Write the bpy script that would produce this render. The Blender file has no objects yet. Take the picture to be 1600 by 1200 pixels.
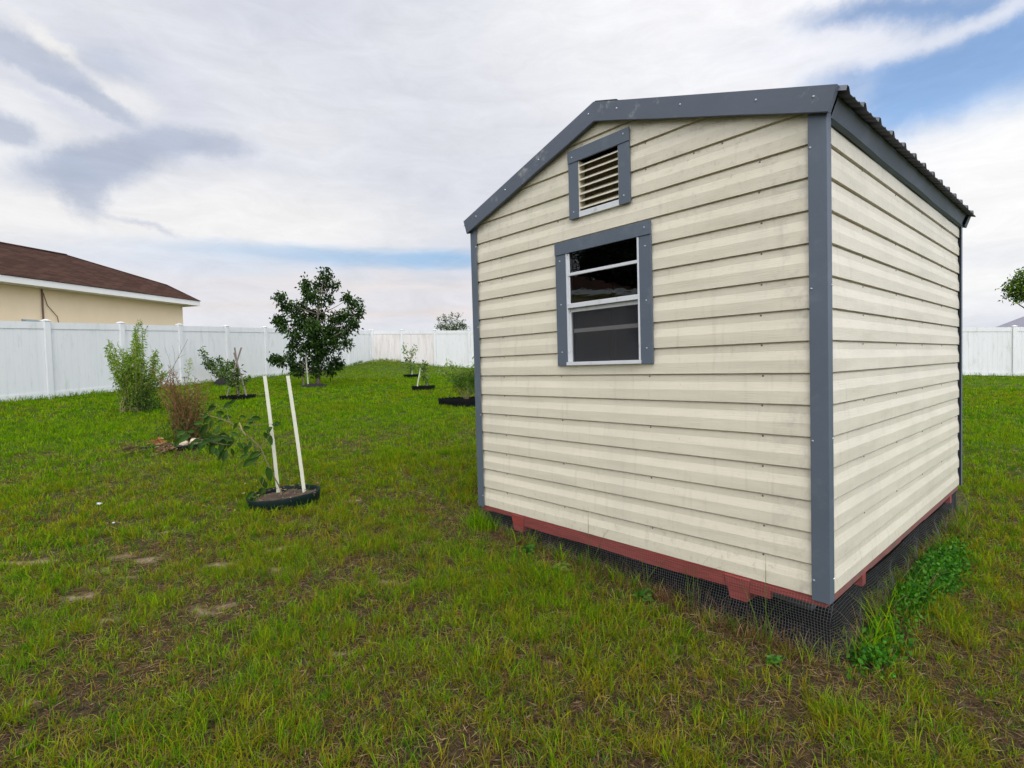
import bpy, bmesh, math, random
import numpy as np
from mathutils import Matrix, Vector
R_ = math.radians
C = bpy.context.scene.collection
rng = np.random.default_rng(7)
random.seed(7)

# ------------------------------------------------------------------ camera
cam_d = bpy.data.cameras.new("camera"); cam = bpy.data.objects.new("camera", cam_d); C.objects.link(cam)
bpy.context.scene.camera = cam
cam_d.sensor_width = 36.0; cam_d.lens = 839.18 / 1600 * 36.0
cam_d.clip_start = 0.05; cam_d.clip_end = 2000
def cam_axes(yaw, pitch, roll):
    f = Vector((math.cos(pitch)*math.sin(yaw), math.cos(pitch)*math.cos(yaw), -math.sin(pitch)))
    r = Vector((math.cos(yaw), -math.sin(yaw), 0)); d = f.cross(r)
    c, s = math.cos(roll), math.sin(roll)
    return c*r + s*d, -(-s*r + c*d), -f
ax = cam_axes(-0.8411, 0.033, 0.0272)
CAM = Vector((0.8167, -2.5345, 1.3206))
M = Matrix((ax[0], ax[1], ax[2])).transposed().to_4x4(); M.translation = CAM
cam.matrix_world = M

# ------------------------------------------------------------------ sky, sun, exposure
EXPOSURE = 0.0
SUN_STRENGTH = 1.1
sun_dir = Vector((0.74, -0.42, 1.0)).normalized()       # towards the sun, veiled by thin cloud
sc = bpy.context.scene
sc.view_settings.view_transform = 'Standard'; sc.view_settings.look = 'None'
sc.view_settings.exposure = EXPOSURE; sc.view_settings.gamma = 1.0
sun_d = bpy.data.lights.new("sun", 'SUN'); sun = bpy.data.objects.new("sun", sun_d); C.objects.link(sun)
sun_d.energy = SUN_STRENGTH; sun_d.angle = R_(26); sun_d.color = (1.0, 0.955, 0.89)
sun.rotation_euler = sun_dir.to_track_quat('Z', 'Y').to_euler(); sun.location = (0, 0, 30)

world = bpy.data.worlds.new("World"); sc.world = world; world.use_nodes = True
nt = world.node_tree; nt.nodes.clear()
def N(t, **kw):
    n = nt.nodes.new(t)
    for k, v in kw.items(): setattr(n, k, v)
    return n
def lk(a, b): nt.links.new(a, b)
out = N('ShaderNodeOutputWorld'); bg = N('ShaderNodeBackground'); lk(bg.outputs[0], out.inputs[0])
bg.inputs[1].default_value = 0.1
sky = N('ShaderNodeTexSky', sky_type='NISHITA'); sky.sun_disc = False
sky.sun_elevation = math.asin(sun_dir.z); sky.sun_rotation = math.atan2(sun_dir.x, sun_dir.y)
sky.air_density = 1.0; sky.dust_density = 0.6; sky.ozone_density = 1.5
tc = N('ShaderNodeTexCoord')
sep = N('ShaderNodeSeparateXYZ'); lk(tc.outputs['Generated'], sep.inputs[0])
az = N('ShaderNodeMath', operation='ARCTAN2'); lk(sep.outputs[0], az.inputs[0]); lk(sep.outputs[1], az.inputs[1])
el = N('ShaderNodeMath', operation='ARCSINE'); lk(sep.outputs[2], el.inputs[0])
ae = N('ShaderNodeCombineXYZ'); lk(az.outputs[0], ae.inputs[0]); lk(el.outputs[0], ae.inputs[1])
def noise(scale, detail, rough, stretch=(1, 1, 1), distort=0.0):
    mp = N('ShaderNodeMapping'); mp.inputs['Scale'].default_value = stretch; lk(tc.outputs['Generated'], mp.inputs[0])
    n = N('ShaderNodeTexNoise'); lk(mp.outputs[0], n.inputs['Vector'])
    n.inputs['Scale'].default_value = scale; n.inputs['Detail'].default_value = detail
    n.inputs['Roughness'].default_value = rough; n.inputs['Distortion'].default_value = distort
    return n
def warp(src, n, amt):
    s = N('ShaderNodeVectorMath', operation='SUBTRACT'); lk(n.outputs['Color'], s.inputs[0]); s.inputs[1].default_value = (.5, .5, .5)
    m = N('ShaderNodeVectorMath', operation='MULTIPLY'); lk(s.outputs[0], m.inputs[0]); m.inputs[1].default_value = (amt, amt*.55, 0)
    a = N('ShaderNodeVectorMath', operation='ADD'); lk(src, a.inputs[0]); lk(m.outputs[0], a.inputs[1])
    return a.outputs[0]
w_big = warp(ae.outputs[0], noise(5.0, 9, .62), .20)
w_fine = warp(warp(ae.outputs[0], noise(9.0, 10, .66), .11), noise(3.0, 3, .5), .08)
w_dark = warp(warp(ae.outputs[0], noise(13.0, 12, .70), .075), noise(5.0, 2, .5), .03)
w_band = warp(ae.outputs[0], noise(7.0, 9, .62, (1, 1, 6)), .045)
w_flat = warp(ae.outputs[0], noise(6.0, 9, .6, (1, 1, 4)), .13)
# soft base cloud layer
nb = noise(2.2, 8, .55, (1, 1, 2.2), .3)
ramp = N('ShaderNodeValToRGB'); lk(nb.outputs['Fac'], ramp.inputs[0])
ramp.color_ramp.elements[0].position = .32; ramp.color_ramp.elements[0].color = (.64, .67, .77, 1)
ramp.color_ramp.elements[1].position = .68; ramp.color_ramp.elements[1].color = (.83, .84, .88, 1)
col = ramp.outputs[0]
# pure sky seen through the gaps (scaled so one Background strength serves both)
skyc = N('ShaderNodeVectorMath', operation='SCALE'); lk(sky.outputs[0], skyc.inputs[0]); skyc.inputs['Scale'].default_value = 2.0
def blob(a, e, r1, r2, rot, color, soft, op=1.0, src=None, use_sky=False):
    global col
    mp = N('ShaderNodeMapping', vector_type='TEXTURE'); lk(src or w_fine, mp.inputs[0])
    mp.inputs['Location'].default_value = (a, e, 0); mp.inputs['Rotation'].default_value = (0, 0, rot)
    mp.inputs['Scale'].default_value = (r1, r2, 1)
    ln = N('ShaderNodeVectorMath', operation='LENGTH'); lk(mp.outputs[0], ln.inputs[0])
    mr = N('ShaderNodeMapRange', interpolation_type='SMOOTHSTEP'); lk(ln.outputs['Value'], mr.inputs['Value'])
    mr.inputs['From Min'].default_value = max(0, 1-soft); mr.inputs['From Max'].default_value = 1+soft
    mr.inputs['To Min'].default_value = op; mr.inputs['To Max'].default_value = 0
    mx = N('ShaderNodeMix', data_type='RGBA'); lk(mr.outputs[0], mx.inputs['Factor'])
    lk(col, mx.inputs['A'])
    if use_sky: lk(skyc_out, mx.inputs['B'])
    else: mx.inputs['B'].default_value = (*color, 1)
    col = mx.outputs['Result']
# the cloud colours are in display units: scale them by ten at the end, the sky colour by one
sk10 = N('ShaderNodeVectorMath', operation='MULTIPLY'); lk(skyc.outputs[0], sk10.inputs[0]); sk10.inputs[1].default_value = (.1, .1, .1)
skyc_out = sk10.outputs[0]
blob(-0.489, .520, .36, .20, -.175, (.96, .96, .985), .5, .9, w_big)
blob(-0.90, .42, .30, .12, .10, (.80, .81, .86), .7, .6, w_big)
blob(-1.402, .236, .36, .065, .045, (.92, .91, .91), .6, .9, w_flat)
blob(-1.562, .315, .14, .050, -.170, (.84, .85, .88), .5, .9)
blob(-1.519, .439, .045, .011, -.554, (.90, .89, .88), .6, .9)
blob(-1.452, .398, .060, .020, -.009, (.86, .86, .88), .6, .9)
blob(-1.567, .372, .056, .016, -.320, (.84, .85, .88), .6, .8)
DK = (.47, .53, .66)
blob(-1.544, .419, .066, .022, -.302, DK, .30, .75, w_dark)
blob(-1.482, .387, .056, .013, -.317, DK, .45, .8, w_dark)
blob(-1.584, .328, .042, .018, -.014, DK, .45, .8, w_dark)
blob(-1.461, .437, .036, .018, -.009, DK, .9, .5, w_dark)
blob(-1.479, .305, .092, .030, .36, (.45, .51, .64), .50, .9, w_dark)
blob(-1.503, .272, .042, .026, -1.270, (.46, .52, .65), .5, .8, w_dark)
blob(-1.395, .352, .060, .019, .241, DK, .45, .8, w_dark)
blob(-1.322, .355, .046, .017, .049, DK, .6, .75, w_dark)
blob(-1.432, .227, .042, .004, -.217, DK, 1.0, .5, w_dark)
blob(-1.06, .197, .300, .016, -.010, (.42, .60, .82), .7, .95, w_band)
blob(-.98, .193, .20, .010, -.010, (.34, .54, .80), .9, .6, w_band)
blob(-1.36, .175, .200, .026, .05, (.64, .72, .85), 1.0, .7, w_band)
blob(-1.10, .120, .60, .045, .001, (.80, .79, .82), .8, .75, w_flat)
blob(-1.05, .150, .30, .008, .0, (.84, .78, .77), 1.0, .6, w_flat)
blob(-1.00, .105, .35, .008, .0, (.84, .76, .74), 1.0, .6, w_flat)
blob(-.150, .365, .170, .090, -.10, None, .45, 1.0, w_big, True)
blob(-.218, .472, .120, .024, -.196, None, .5, .9, w_fine, True)
blob(-.330, .462, .165, .030, -.184, (.88, .89, .95), .5, .9)
blob(-.110, .432, .110, .011, .05, (.86, .88, .95), .9, .75)
blob(-.080, .190, .190, .125, -.081, (.97, .97, .97), .35, 1.0)
blob(-.210, .250, .080, .050, .552, (.95, .95, .97), .5, .9)
blob(-.105, .130, .090, .020, -.112, (.80, .81, .86), .9, .6, w_flat)
# a few gaps of blue elsewhere in the sky, behind the viewpoint
blob(-2.35, .33, .22, .10, .2, None, .5, .9, w_big, True)
blob(1.6, .5, .5, .2, .3, None, .6, .8, w_big, True)
ns = noise(9.0, 12, .68, (1, 1, 3.5), .6); mrs = N('ShaderNodeMapRange'); lk(ns.outputs['Fac'], mrs.inputs['Value'])
for k_, v_ in (('From Min', .3), ('From Max', .7), ('To Min', .93), ('To Max', 1.06)): mrs.inputs[k_].default_value = v_
tx_ = N('ShaderNodeVectorMath', operation='SCALE'); lk(col, tx_.inputs[0]); lk(mrs.outputs[0], tx_.inputs['Scale']); col = tx_.outputs[0]
# the cloud veil is much brighter round the hidden sun, high behind the viewpoint
dt = N('ShaderNodeVectorMath', operation='DOT_PRODUCT'); lk(tc.outputs['Generated'], dt.inputs[0]); dt.inputs[1].default_value = tuple(sun_dir)
gl = N('ShaderNodeMapRange', interpolation_type='SMOOTHSTEP'); lk(dt.outputs['Value'], gl.inputs['Value'])
for k_, v_ in (('From Min', .05), ('From Max', 1.0), ('To Min', 10.0), ('To Max', 29.0)): gl.inputs[k_].default_value = v_
s10 = N('ShaderNodeVectorMath', operation='SCALE'); lk(col, s10.inputs[0]); lk(gl.outputs[0], s10.inputs['Scale'])
lk(s10.outputs[0], bg.inputs[0])

# ------------------------------------------------------------------ helpers
def tag(o, label=None, cat=None, group=None, kind=None):
    if label: o['label'] = label
    if cat: o['category'] = cat
    if group: o['group'] = group
    if kind: o['kind'] = kind
    return o
def empty(name, loc=(0, 0, 0), rz=0.0, label=None, cat=None, group=None):
    o = bpy.data.objects.new(name, None); C.objects.link(o); o.empty_display_size = .1
    o.location = loc; o.rotation_euler = (0, 0, rz)
    return tag(o, label, cat, group)
def link(name, me, mat, parent=None):
    o = bpy.data.objects.new(name, me); C.objects.link(o)
    if mat is not None:
        for m in (mat if isinstance(mat, (list, tuple)) else [mat]): me.materials.append(m)
    if parent: o.parent = parent
    return o
class MB:
    def __init__(s): s.v = []; s.f = []; s.m = []
    def add(s, verts, faces, mi=0):
        b = len(s.v); s.v += [tuple(v) for v in verts]
        for f in faces: s.f.append(tuple(i+b for i in f)); s.m.append(mi)
    def box(s, x0, x1, y0, y1, z0, z1, mi=0):
        s.hexa([(x0,y0,z0),(x1,y0,z0),(x1,y1,z0),(x0,y1,z0),(x0,y0,z1),(x1,y0,z1),(x1,y1,z1),(x0,y1,z1)], mi)
    def hexa(s, p, mi=0):
        s.add(p, [(0,3,2,1),(4,5,6,7),(0,1,5,4),(1,2,6,5),(2,3,7,6),(3,0,4,7)], mi)
    def tube(s, pts, rads, n=6, mi=0, cap=True):
        pts = [Vector(p) for p in pts]
        if not isinstance(rads, (list, tuple)): rads = [rads]*len(pts)
        base = len(s.v); prev = None
        for i, p in enumerate(pts):
            d = (pts[min(i+1, len(pts)-1)] - pts[max(i-1, 0)])
            if d.length < 1e-9: d = Vector((0, 0, 1))
            d.normalize()
            if prev is None:
                a = d.cross(Vector((0, 0, 1)) if abs(d.z) < .9 else Vector((1, 0, 0))); a.normalize()
            else:
                a = prev - d*prev.dot(d)
                if a.length < 1e-6: a = d.orthogonal()
                a.normalize()
            prev = a; b = d.cross(a)
            for k in range(n):
                t = 2*math.pi*k/n
                s.v.append(tuple(p + (a*math.cos(t)+b*math.sin(t))*rads[i]))
        for i in range(len(pts)-1):
            for k in range(n):
                k2 = (k+1) % n
                s.f.append((base+i*n+k, base+i*n+k2, base+(i+1)*n+k2, base+(i+1)*n+k)); s.m.append(mi)
        if cap:
            s.f.append(tuple(base+k for k in reversed(range(n)))); s.m.append(mi)
            s.f.append(tuple(base+(len(pts)-1)*n+k for k in range(n))); s.m.append(mi)
    def dome(s, c, d, r, n=6, mi=0):
        c = Vector(c); d = Vector(d).normalized(); a = d.orthogonal().normalized(); b = d.cross(a)
        vs = []
        for rr, hh in ((1, 0), (.7, .45)):
            for k in range(n):
                t = 2*math.pi*k/n; vs.append(c+(a*math.cos(t)+b*math.sin(t))*r*rr+d*r*hh)
        vs.append(c+d*r*.62)
        fs = [(k, (k+1) % n, n+(k+1) % n, n+k) for k in range(n)] + [(n+k, n+(k+1) % n, 2*n) for k in range(n)]
        s.add(vs, fs, mi)
    def mesh(s, name='m'):
        me = bpy.data.meshes.new(name); me.from_pydata(s.v, [], s.f); me.update()
        if any(s.m): me.polygons.foreach_set('material_index', s.m)
        return me
    def build(s, name, mat, parent=None, bevel=0, smooth=False):
        o = link(name, s.mesh(name), mat, parent)
        if smooth: o.data.polygons.foreach_set('use_smooth', [True]*len(o.data.polygons))
        if bevel:
            b = o.modifiers.new('bevel', 'BEVEL'); b.width = bevel; b.segments = 2; b.limit_method = 'ANGLE'; b.angle_limit = R_(40)
        return o
def tri_mesh(name, V, T, col=None):
    V = np.ascontiguousarray(V, dtype=np.float32).reshape(-1, 3); T = np.ascontiguousarray(T, dtype=np.int32).reshape(-1, 3)
    me = bpy.data.meshes.new(name)
    me.vertices.add(len(V)); me.vertices.foreach_set('co', V.ravel())
    me.loops.add(T.size); me.loops.foreach_set('vertex_index', T.ravel())
    me.polygons.add(len(T)); me.polygons.foreach_set('loop_start', np.arange(0, T.size, 3, dtype=np.int32))
    if col is not None:
        a = me.attributes.new('tint', 'FLOAT_COLOR', 'POINT')
        c4 = np.ones((len(V), 4), dtype=np.float32); c4[:, :3] = col; a.data.foreach_set('color', c4.ravel())
    me.update(calc_edges=True); me.validate()
    return me

# materials -------------------------------------------------------------
def mat(name, base, rough=.6, spec=.5, var=0.0, vscale=3.0, bump=0.0, bscale=40.0, stretch=(1, 1, 1), metal=0.0,
        grime=None, gscale=4.0, gamt=.5, gth=.55, gcoord='Object'):
    m = bpy.data.materials.new(name); m.use_nodes = True
    t = m.node_tree; p = t.nodes['Principled BSDF']; L = t.links.new
    p.inputs['Base Color'].default_value = (*base, 1); p.inputs['Roughness'].default_value = rough
    p.inputs['Specular IOR Level'].default_value = spec; p.inputs['Metallic'].default_value = metal
    tcn = t.nodes.new('ShaderNodeTexCoord')
    mp = t.nodes.new('ShaderNodeMapping'); mp.inputs['Scale'].default_value = stretch; L(tcn.outputs[gcoord], mp.inputs[0])
    def nz(scale, detail=6, rough_=.6, v=mp):
        n = t.nodes.new('ShaderNodeTexNoise'); n.inputs['Scale'].default_value = scale; n.inputs['Detail'].default_value = detail
        n.inputs['Roughness'].default_value = rough_; L(v.outputs[0], n.inputs['Vector']); return n
    cur = None
    if var:
        n = nz(vscale); mr = t.nodes.new('ShaderNodeMapRange'); L(n.outputs['Fac'], mr.inputs['Value'])
        mr.inputs['From Min'].default_value = .3; mr.inputs['From Max'].default_value = .7
        mr.inputs['To Min'].default_value = 1-var; mr.inputs['To Max'].default_value = 1+var*.6
        sc_ = t.nodes.new('ShaderNodeVectorMath'); sc_.operation = 'SCALE'; sc_.inputs[0].default_value = base; L(mr.outputs[0], sc_.inputs['Scale'])
        cur = sc_.outputs[0]
    if grime:
        n = nz(gscale, 10, .68); mr = t.nodes.new('ShaderNodeMapRange'); mr.interpolation_type = 'SMOOTHSTEP'; L(n.outputs['Fac'], mr.inputs['Value'])
        mr.inputs['From Min'].default_value = gth; mr.inputs['From Max'].default_value = gth+.15
        mr.inputs['To Min'].default_value = 0; mr.inputs['To Max'].default_value = gamt
        mx = t.nodes.new('ShaderNodeMix'); mx.data_type = 'RGBA'; L(mr.outputs[0], mx.inputs['Factor'])
        if cur: L(cur, mx.inputs['A'])
        else: mx.inputs['A'].default_value = (*base, 1)
        mx.inputs['B'].default_value = (*grime, 1); cur = mx.outputs['Result']
    if cur: L(cur, p.inputs['Base Color'])
    if bump:
        n = nz(bscale, 5, .6); b = t.nodes.new('ShaderNodeBump'); b.inputs['Strength'].default_value = bump; b.inputs['Distance'].default_value = .01
        L(n.outputs['Fac'], b.inputs['Height']); L(b.outputs[0], p.inputs['Normal'])
    return m
def tint_mat(name, rough=.55, trans=.35, spec=.3, mul=1.0):
    m = bpy.data.materials.new(name); m.use_nodes = True
    t = m.node_tree; p = t.nodes['Principled BSDF']; L = t.links.new
    a = t.nodes.new('ShaderNodeAttribute'); a.attribute_name = 'tint'
    L(a.outputs['Color'], p.inputs['Base Color']); p.inputs['Roughness'].default_value = rough; p.inputs['Specular IOR Level'].default_value = spec
    tr = t.nodes.new('ShaderNodeBsdfTranslucent')
    vm = t.nodes.new('ShaderNodeVectorMath'); vm.operation = 'MULTIPLY'; vm.inputs[1].default_value = (1.15*mul, 1.25*mul, .5*mul); L(a.outputs['Color'], vm.inputs[0])
    L(vm.outputs[0], tr.inputs['Color'])
    mx = t.nodes.new('ShaderNodeMixShader'); mx.inputs[0].default_value = trans
    L(p.outputs[0], mx.inputs[1]); L(tr.outputs[0], mx.inputs[2]); L(mx.outputs[0], t.nodes['Material Output'].inputs[0])
    return m
def siding_mat():
    m = mat('cream_siding', (.665, .605, .47), rough=.42, spec=.4, var=.05, vscale=1.3, stretch=(1, 1, 1.6))
    t = m.node_tree; L = t.links.new; p = t.nodes['Principled BSDF']; tcn = [n for n in t.nodes if n.type == 'TEX_COORD'][0]
    prev = p.inputs['Base Color'].links[0].from_socket
    def nz(scale, st, detail=8, r=.65):
        mp = t.nodes.new('ShaderNodeMapping'); mp.inputs['Scale'].default_value = st; L(tcn.outputs['Object'], mp.inputs[0])
        n = t.nodes.new('ShaderNodeTexNoise'); n.inputs['Scale'].default_value = scale; n.inputs['Detail'].default_value = detail; n.inputs['Roughness'].default_value = r
        L(mp.outputs[0], n.inputs[0]); return n
    def mr(src, a, b, c, d):
        x = t.nodes.new('ShaderNodeMapRange'); x.interpolation_type = 'SMOOTHSTEP'; L(src, x.inputs['Value'])
        for k, v in zip(('From Min', 'From Max', 'To Min', 'To Max'), (a, b, c, d)): x.inputs[k].default_value = v
        return x.outputs[0]
    def mix(fac, a, bcol):
        x = t.nodes.new('ShaderNodeMix'); x.data_type = 'RGBA'; L(fac, x.inputs['Factor']); L(a, x.inputs['A']); x.inputs['B'].default_value = (*bcol, 1); return x.outputs['Result']
    def mul(a, b):
        x = t.nodes.new('ShaderNodeMath'); x.operation = 'MULTIPLY'; L(a, x.inputs[0])
        L(b, x.inputs[1]); return x.outputs[0]
    sx = t.nodes.new('ShaderNodeSeparateXYZ'); L(tcn.outputs['Object'], sx.inputs[0])
    # algae growth high in the gable, blotchy
    high = mr(sx.outputs['Z'], 1.6, 2.6, .12, 1.0)
    prev = mix(mul(mr(nz(2.4, (1, 1, 1.5)).outputs['Fac'], .45, .72, 0, .38), high), prev, (.40, .385, .25))
    prev = mix(mul(mr(nz(26, (1, 1, 1), 10, .75).outputs['Fac'], .52, .70, 0, .5), high), prev, (.24, .23, .16))
    # smudged dirt held against the corner posts, and soil splashed up from the ground
    corner_ = mul(mr(sx.outputs['X'], -.34, -.07, 0, 1.0), mr(sx.outputs['Y'], .03, .16, 1.0, .12))
    prev = mix(mul(mr(nz(7, (1, 1, 1), 9, .7).outputs['Fac'], .47, .68, 0, .42), corner_), prev, (.26, .25, .22))
    low = mr(sx.outputs['Z'], .62, .28, 0, 1.0)
    prev = mix(mul(mr(nz(30, (1, 1, .6), 8, .75).outputs['Fac'], .53, .70, 0, .5), low), prev, (.30, .22, .13))
    prev = mix(mr(nz(1.1, (2.2, 2.2, 1)).outputs['Fac'], .48, .72, 0, .22), prev, (.47, .44, .36))
    # vertical dirt runs and mildew specks
    prev = mix(mr(nz(3.5, (7, 7, .7)).outputs['Fac'], .53, .76, 0, .36), prev, (.40, .37, .29))
    prev = mix(mr(nz(5, (1, 1, 1), 12, .78).outputs['Fac'], .60, .74, 0, .42), prev, (.36, .33, .27))
    prev = mix(mr(nz(70, (1, 1, 1), 3, .5).outputs['Fac'], .70, .76, 0, .5), prev, (.22, .20, .15))
    L(prev, p.inputs['Base Color'])
    g = nz(9, (1, 1, 22), 6, .6); g2 = nz(1.6, (1, 1, 4), 2, .5)
    b = t.nodes.new('ShaderNodeBump'); b.inputs['Strength'].default_value = .35; b.inputs['Distance'].default_value = .004; L(g.outputs['Fac'], b.inputs['Height'])
    b2 = t.nodes.new('ShaderNodeBump'); b2.inputs['Strength'].default_value = .35; b2.inputs['Distance'].default_value = .03; L(g2.outputs['Fac'], b2.inputs['Height'])
    L(b.outputs[0], b2.inputs['Normal']); L(b2.outputs[0], p.inputs['Normal'])
    return m
M_siding = siding_mat()
M_trim = mat('slate_painted_metal', (.088, .110, .136), rough=.5, var=.10, vscale=2.2, bump=.12, bscale=9, grime=(.16, .175, .20), gscale=5, gamt=.35, gth=.52)
M_rake = mat('weathered_slate_metal', (.086, .102, .128), rough=.55, var=.15, vscale=3, bump=.12, bscale=10, grime=(.30, .30, .29), gscale=9, gamt=.8, gth=.56)
M_roof = mat('dark_grey_roof_metal', (.085, .09, .10), rough=.5, var=.2, vscale=2, grime=(.16, .15, .13), gscale=6, gamt=.4)
M_screw = mat('screw_head', (.14, .13, .12), rough=.5, metal=.3)
M_bolt = mat('galvanised_bolt', (.45, .46, .48), rough=.35, metal=.6)
M_alu = mat('white_aluminium', (.60, .61, .61), rough=.38, var=.06, vscale=12, grime=(.33, .32, .29), gscale=16, gamt=.5, gth=.55)
M_alug = mat('grey_aluminium', (.75, .72, .68), rough=.45, var=.1, vscale=12)
M_light_block = mat('insect_screen', (.035, .037, .042), rough=.75)  # used only on the unseen light-blocking sheets under the shed
M_ventb = mat('dusty_brown_mesh', (.13, .10, .06), rough=.9, var=.6, vscale=45)
M_wood = mat('bare_pine', (.34, .22, .12), rough=.7, var=.2, vscale=6, stretch=(6, 6, 1))
M_inner = mat('dark_plywood', (.035, .026, .018), rough=.8, var=.2, vscale=3)
M_red = mat('red_painted_lumber', (.27, .042, .032), rough=.62, var=.28, vscale=5, stretch=(1, 5, 9), bump=.5, bscale=14, grime=(.14, .05, .04), gscale=6, gamt=.6, gth=.54)
M_redbrown = mat('weathered_red_board', (.20, .070, .055), rough=.75, var=.3, vscale=8, bump=.4, bscale=20, grime=(.11, .09, .07), gscale=7, gamt=.7, gth=.48)
M_wire = mat('galvanised_wire', (.17, .175, .18), rough=.5, metal=.5)
M_block = mat('concrete', (.09, .085, .075), rough=.9, var=.2, vscale=8, bump=.5, bscale=60)
M_vinyl = mat('white_vinyl', (.69, .685, .66), rough=.38, var=.035, vscale=.7, grime=(.46, .48, .41), gscale=2.2, gamt=.4, gth=.52, stretch=(4, 4, .8))
M_vinylp = mat('stained_vinyl', (.71, .66, .62), rough=.45, var=.06, vscale=1.5, grime=(.55, .49, .42), gscale=2.0, gamt=.6, gth=.46, stretch=(5, 5, .6))
M_stucco = mat('tan_stucco', (.80, .64, .41), rough=.85, var=.06, vscale=1.2, bump=.3, bscale=50, stretch=(1, 1, .5))
M_fascia = mat('white_fascia', (.72, .70, .64), rough=.5, var=.05, vscale=1, grime=(.4, .38, .33), gscale=6, gamt=.5, gth=.58)
def shingle_mat(name, c1, c2):
    m = bpy.data.materials.new(name); m.use_nodes = True; t = m.node_tree; p = t.nodes['Principled BSDF']; L = t.links.new
    tcn = t.nodes.new('ShaderNodeTexCoord'); mp = t.nodes.new('ShaderNodeMapping'); L(tcn.outputs['Object'], mp.inputs[0])
    br = t.nodes.new('ShaderNodeTexBrick'); L(mp.outputs[0], br.inputs['Vector'])
    br.inputs['Color1'].default_value = (*c1, 1); br.inputs['Color2'].default_value = (*c2, 1); br.inputs['Mortar'].default_value = (c1[0]*.45, c1[1]*.45, c1[2]*.45, 1)
    br.inputs['Scale'].default_value = 1.0; br.inputs['Brick Width'].default_value = .30; br.inputs['Row Height'].default_value = .14; br.inputs['Mortar Size'].default_value = .012
    n = t.nodes.new('ShaderNodeTexNoise'); n.inputs['Scale'].default_value = 3; n.inputs['Detail'].default_value = 8; L(mp.outputs[0], n.inputs[0])
    mx = t.nodes.new('ShaderNodeMix'); mx.data_type = 'RGBA'; mx.blend_type = 'MULTIPLY'; mx.inputs['Factor'].default_value = .5
    L(br.outputs['Color'], mx.inputs['A']); L(n.outputs['Fac'], mx.inputs['B']); L(mx.outputs['Result'], p.inputs['Base Color'])
    p.inputs['Roughness'].default_value = .95; p.inputs['Specular IOR Level'].default_value = .05
    return m, mp
M_shingle, sh_map = shingle_mat('brown_shingles', (.098, .050, .035), (.055, .028, .020))
M_greyroof = mat('grey_shingles', (.20, .19, .22), rough=.9, var=.1)
M_brownroof = mat('far_brown_shingles', (.20, .11, .09), rough=.9, var=.1)
M_pipe = mat('brown_conduit', (.16, .085, .05), rough=.6, var=.2)
M_box = mat('grey_utility_box', (.25, .31, .33), rough=.5)
M_bark = mat('grey_brown_bark', (.17, .13, .095), rough=.9, var=.3, vscale=14, bump=.6, bscale=30, stretch=(1, 1, .3))
M_stem = mat('brown_green_stem', (.19, .15, .07), rough=.7, var=.25, vscale=20)
M_cane = mat('straw_cane', (.36, .29, .12), rough=.6, var=.3, vscale=12)
M_dry = mat('reddish_dry_cane', (.22, .095, .05), rough=.75, var=.35, vscale=15)
M_stakew = mat('cream_painted_stake', (.62, .60, .46), rough=.5, var=.06, vscale=6, bump=.2, bscale=30, grime=(.55, .53, .38), gscale=9, gamt=.4)
M_stakeg = mat('weathered_wood_stake', (.23, .185, .15), rough=.85, var=.25, vscale=10)
M_edge = mat('dark_green_plastic', (.005, .014, .011), rough=.6, spec=.12, var=.3, vscale=6, grime=(.05, .05, .035), gscale=8, gamt=.5, gth=.58)
M_ring = mat('black_ring_rubber', (.006, .006, .006), rough=.9, spec=.1, var=.3, vscale=6)
M_mulch = mat('black_mulch', (.014, .011, .010), rough=.95, var=.4, vscale=30, bump=1.0, bscale=60)
M_soil = mat('planting_soil', (.07, .045, .028), rough=.95, var=.4, vscale=12, bump=1.0, bscale=40, grime=(.11, .08, .055), gscale=16, gamt=.7, gth=.52)
M_rock = mat('tan_rock', (.55, .45, .30), rough=.85, var=.2, vscale=14, bump=.8, bscale=22)
M_scrap = mat('white_litter', (.50, .49, .47), rough=.7)
M_leaf = tint_mat('leaf', rough=.5, trans=.25, spec=.15)
M_leafs = tint_mat('thin_leaf', rough=.6, trans=.42, spec=.12)
M_grass = tint_mat('grass_blade', rough=.8, trans=.40, spec=.04)

# ------------------------------------------------------------------ ground
def vnoise(x, y, s, seed):
    x = np.asarray(x, float)/s; y = np.asarray(y, float)/s
    xi = np.floor(x).astype(np.int64); yi = np.floor(y).astype(np.int64); fx = x-xi; fy = y-yi
    fx = fx*fx*(3-2*fx); fy = fy*fy*(3-2*fy)
    def hsh(a, b):
        n = (a*374761393 + b*668265263 + seed*982451653) & 0x7fffffff
        n = ((n ^ (n >> 13))*1274126177) & 0x7fffffff
        return ((n ^ (n >> 16)) & 0xffff)/65535.0
    return (hsh(xi, yi)*(1-fx)+hsh(xi+1, yi)*fx)*(1-fy)+(hsh(xi, yi+1)*(1-fx)+hsh(xi+1, yi+1)*fx)*fy
def fbm(x, y, s, seed, o=4):
    r = 0; a = .5; t = 0
    for i in range(o): r = r+a*vnoise(x, y, s/2**i, seed+i*17); t += a; a *= .5
    return r/t
FV = np.array([-.54942, .83554]); FP0 = np.array([-15.9798, -2.2239]); FU = 1.85
CORNER = FP0 + FU*8.12*FV
RW = np.array([math.cos(R_(32)), math.sin(R_(32))]); RU = 1.78
MOUND = CORNER + .7*RW
def gh_base(x, y):
    x = np.clip(x, -26, 8); y = np.clip(y, -12, 32)
    return -.055*x + .0145*y
def gh(x, y):
    x = np.asarray(x, float); y = np.asarray(y, float)
    z = gh_base(x, y)
    d2 = (x-MOUND[0])**2+(y-MOUND[1])**2
    z = z + (.34)*np.exp(-d2/(2*1.6**2))
    z = z + (fbm(x, y, 1.1, 3)-.5)*.05*np.clip((np.hypot(x+1, y-1.2)-2.2)/3, 0, 1) + (fbm(x, y, .22, 9, 2)-.5)*.02
    return z
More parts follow.
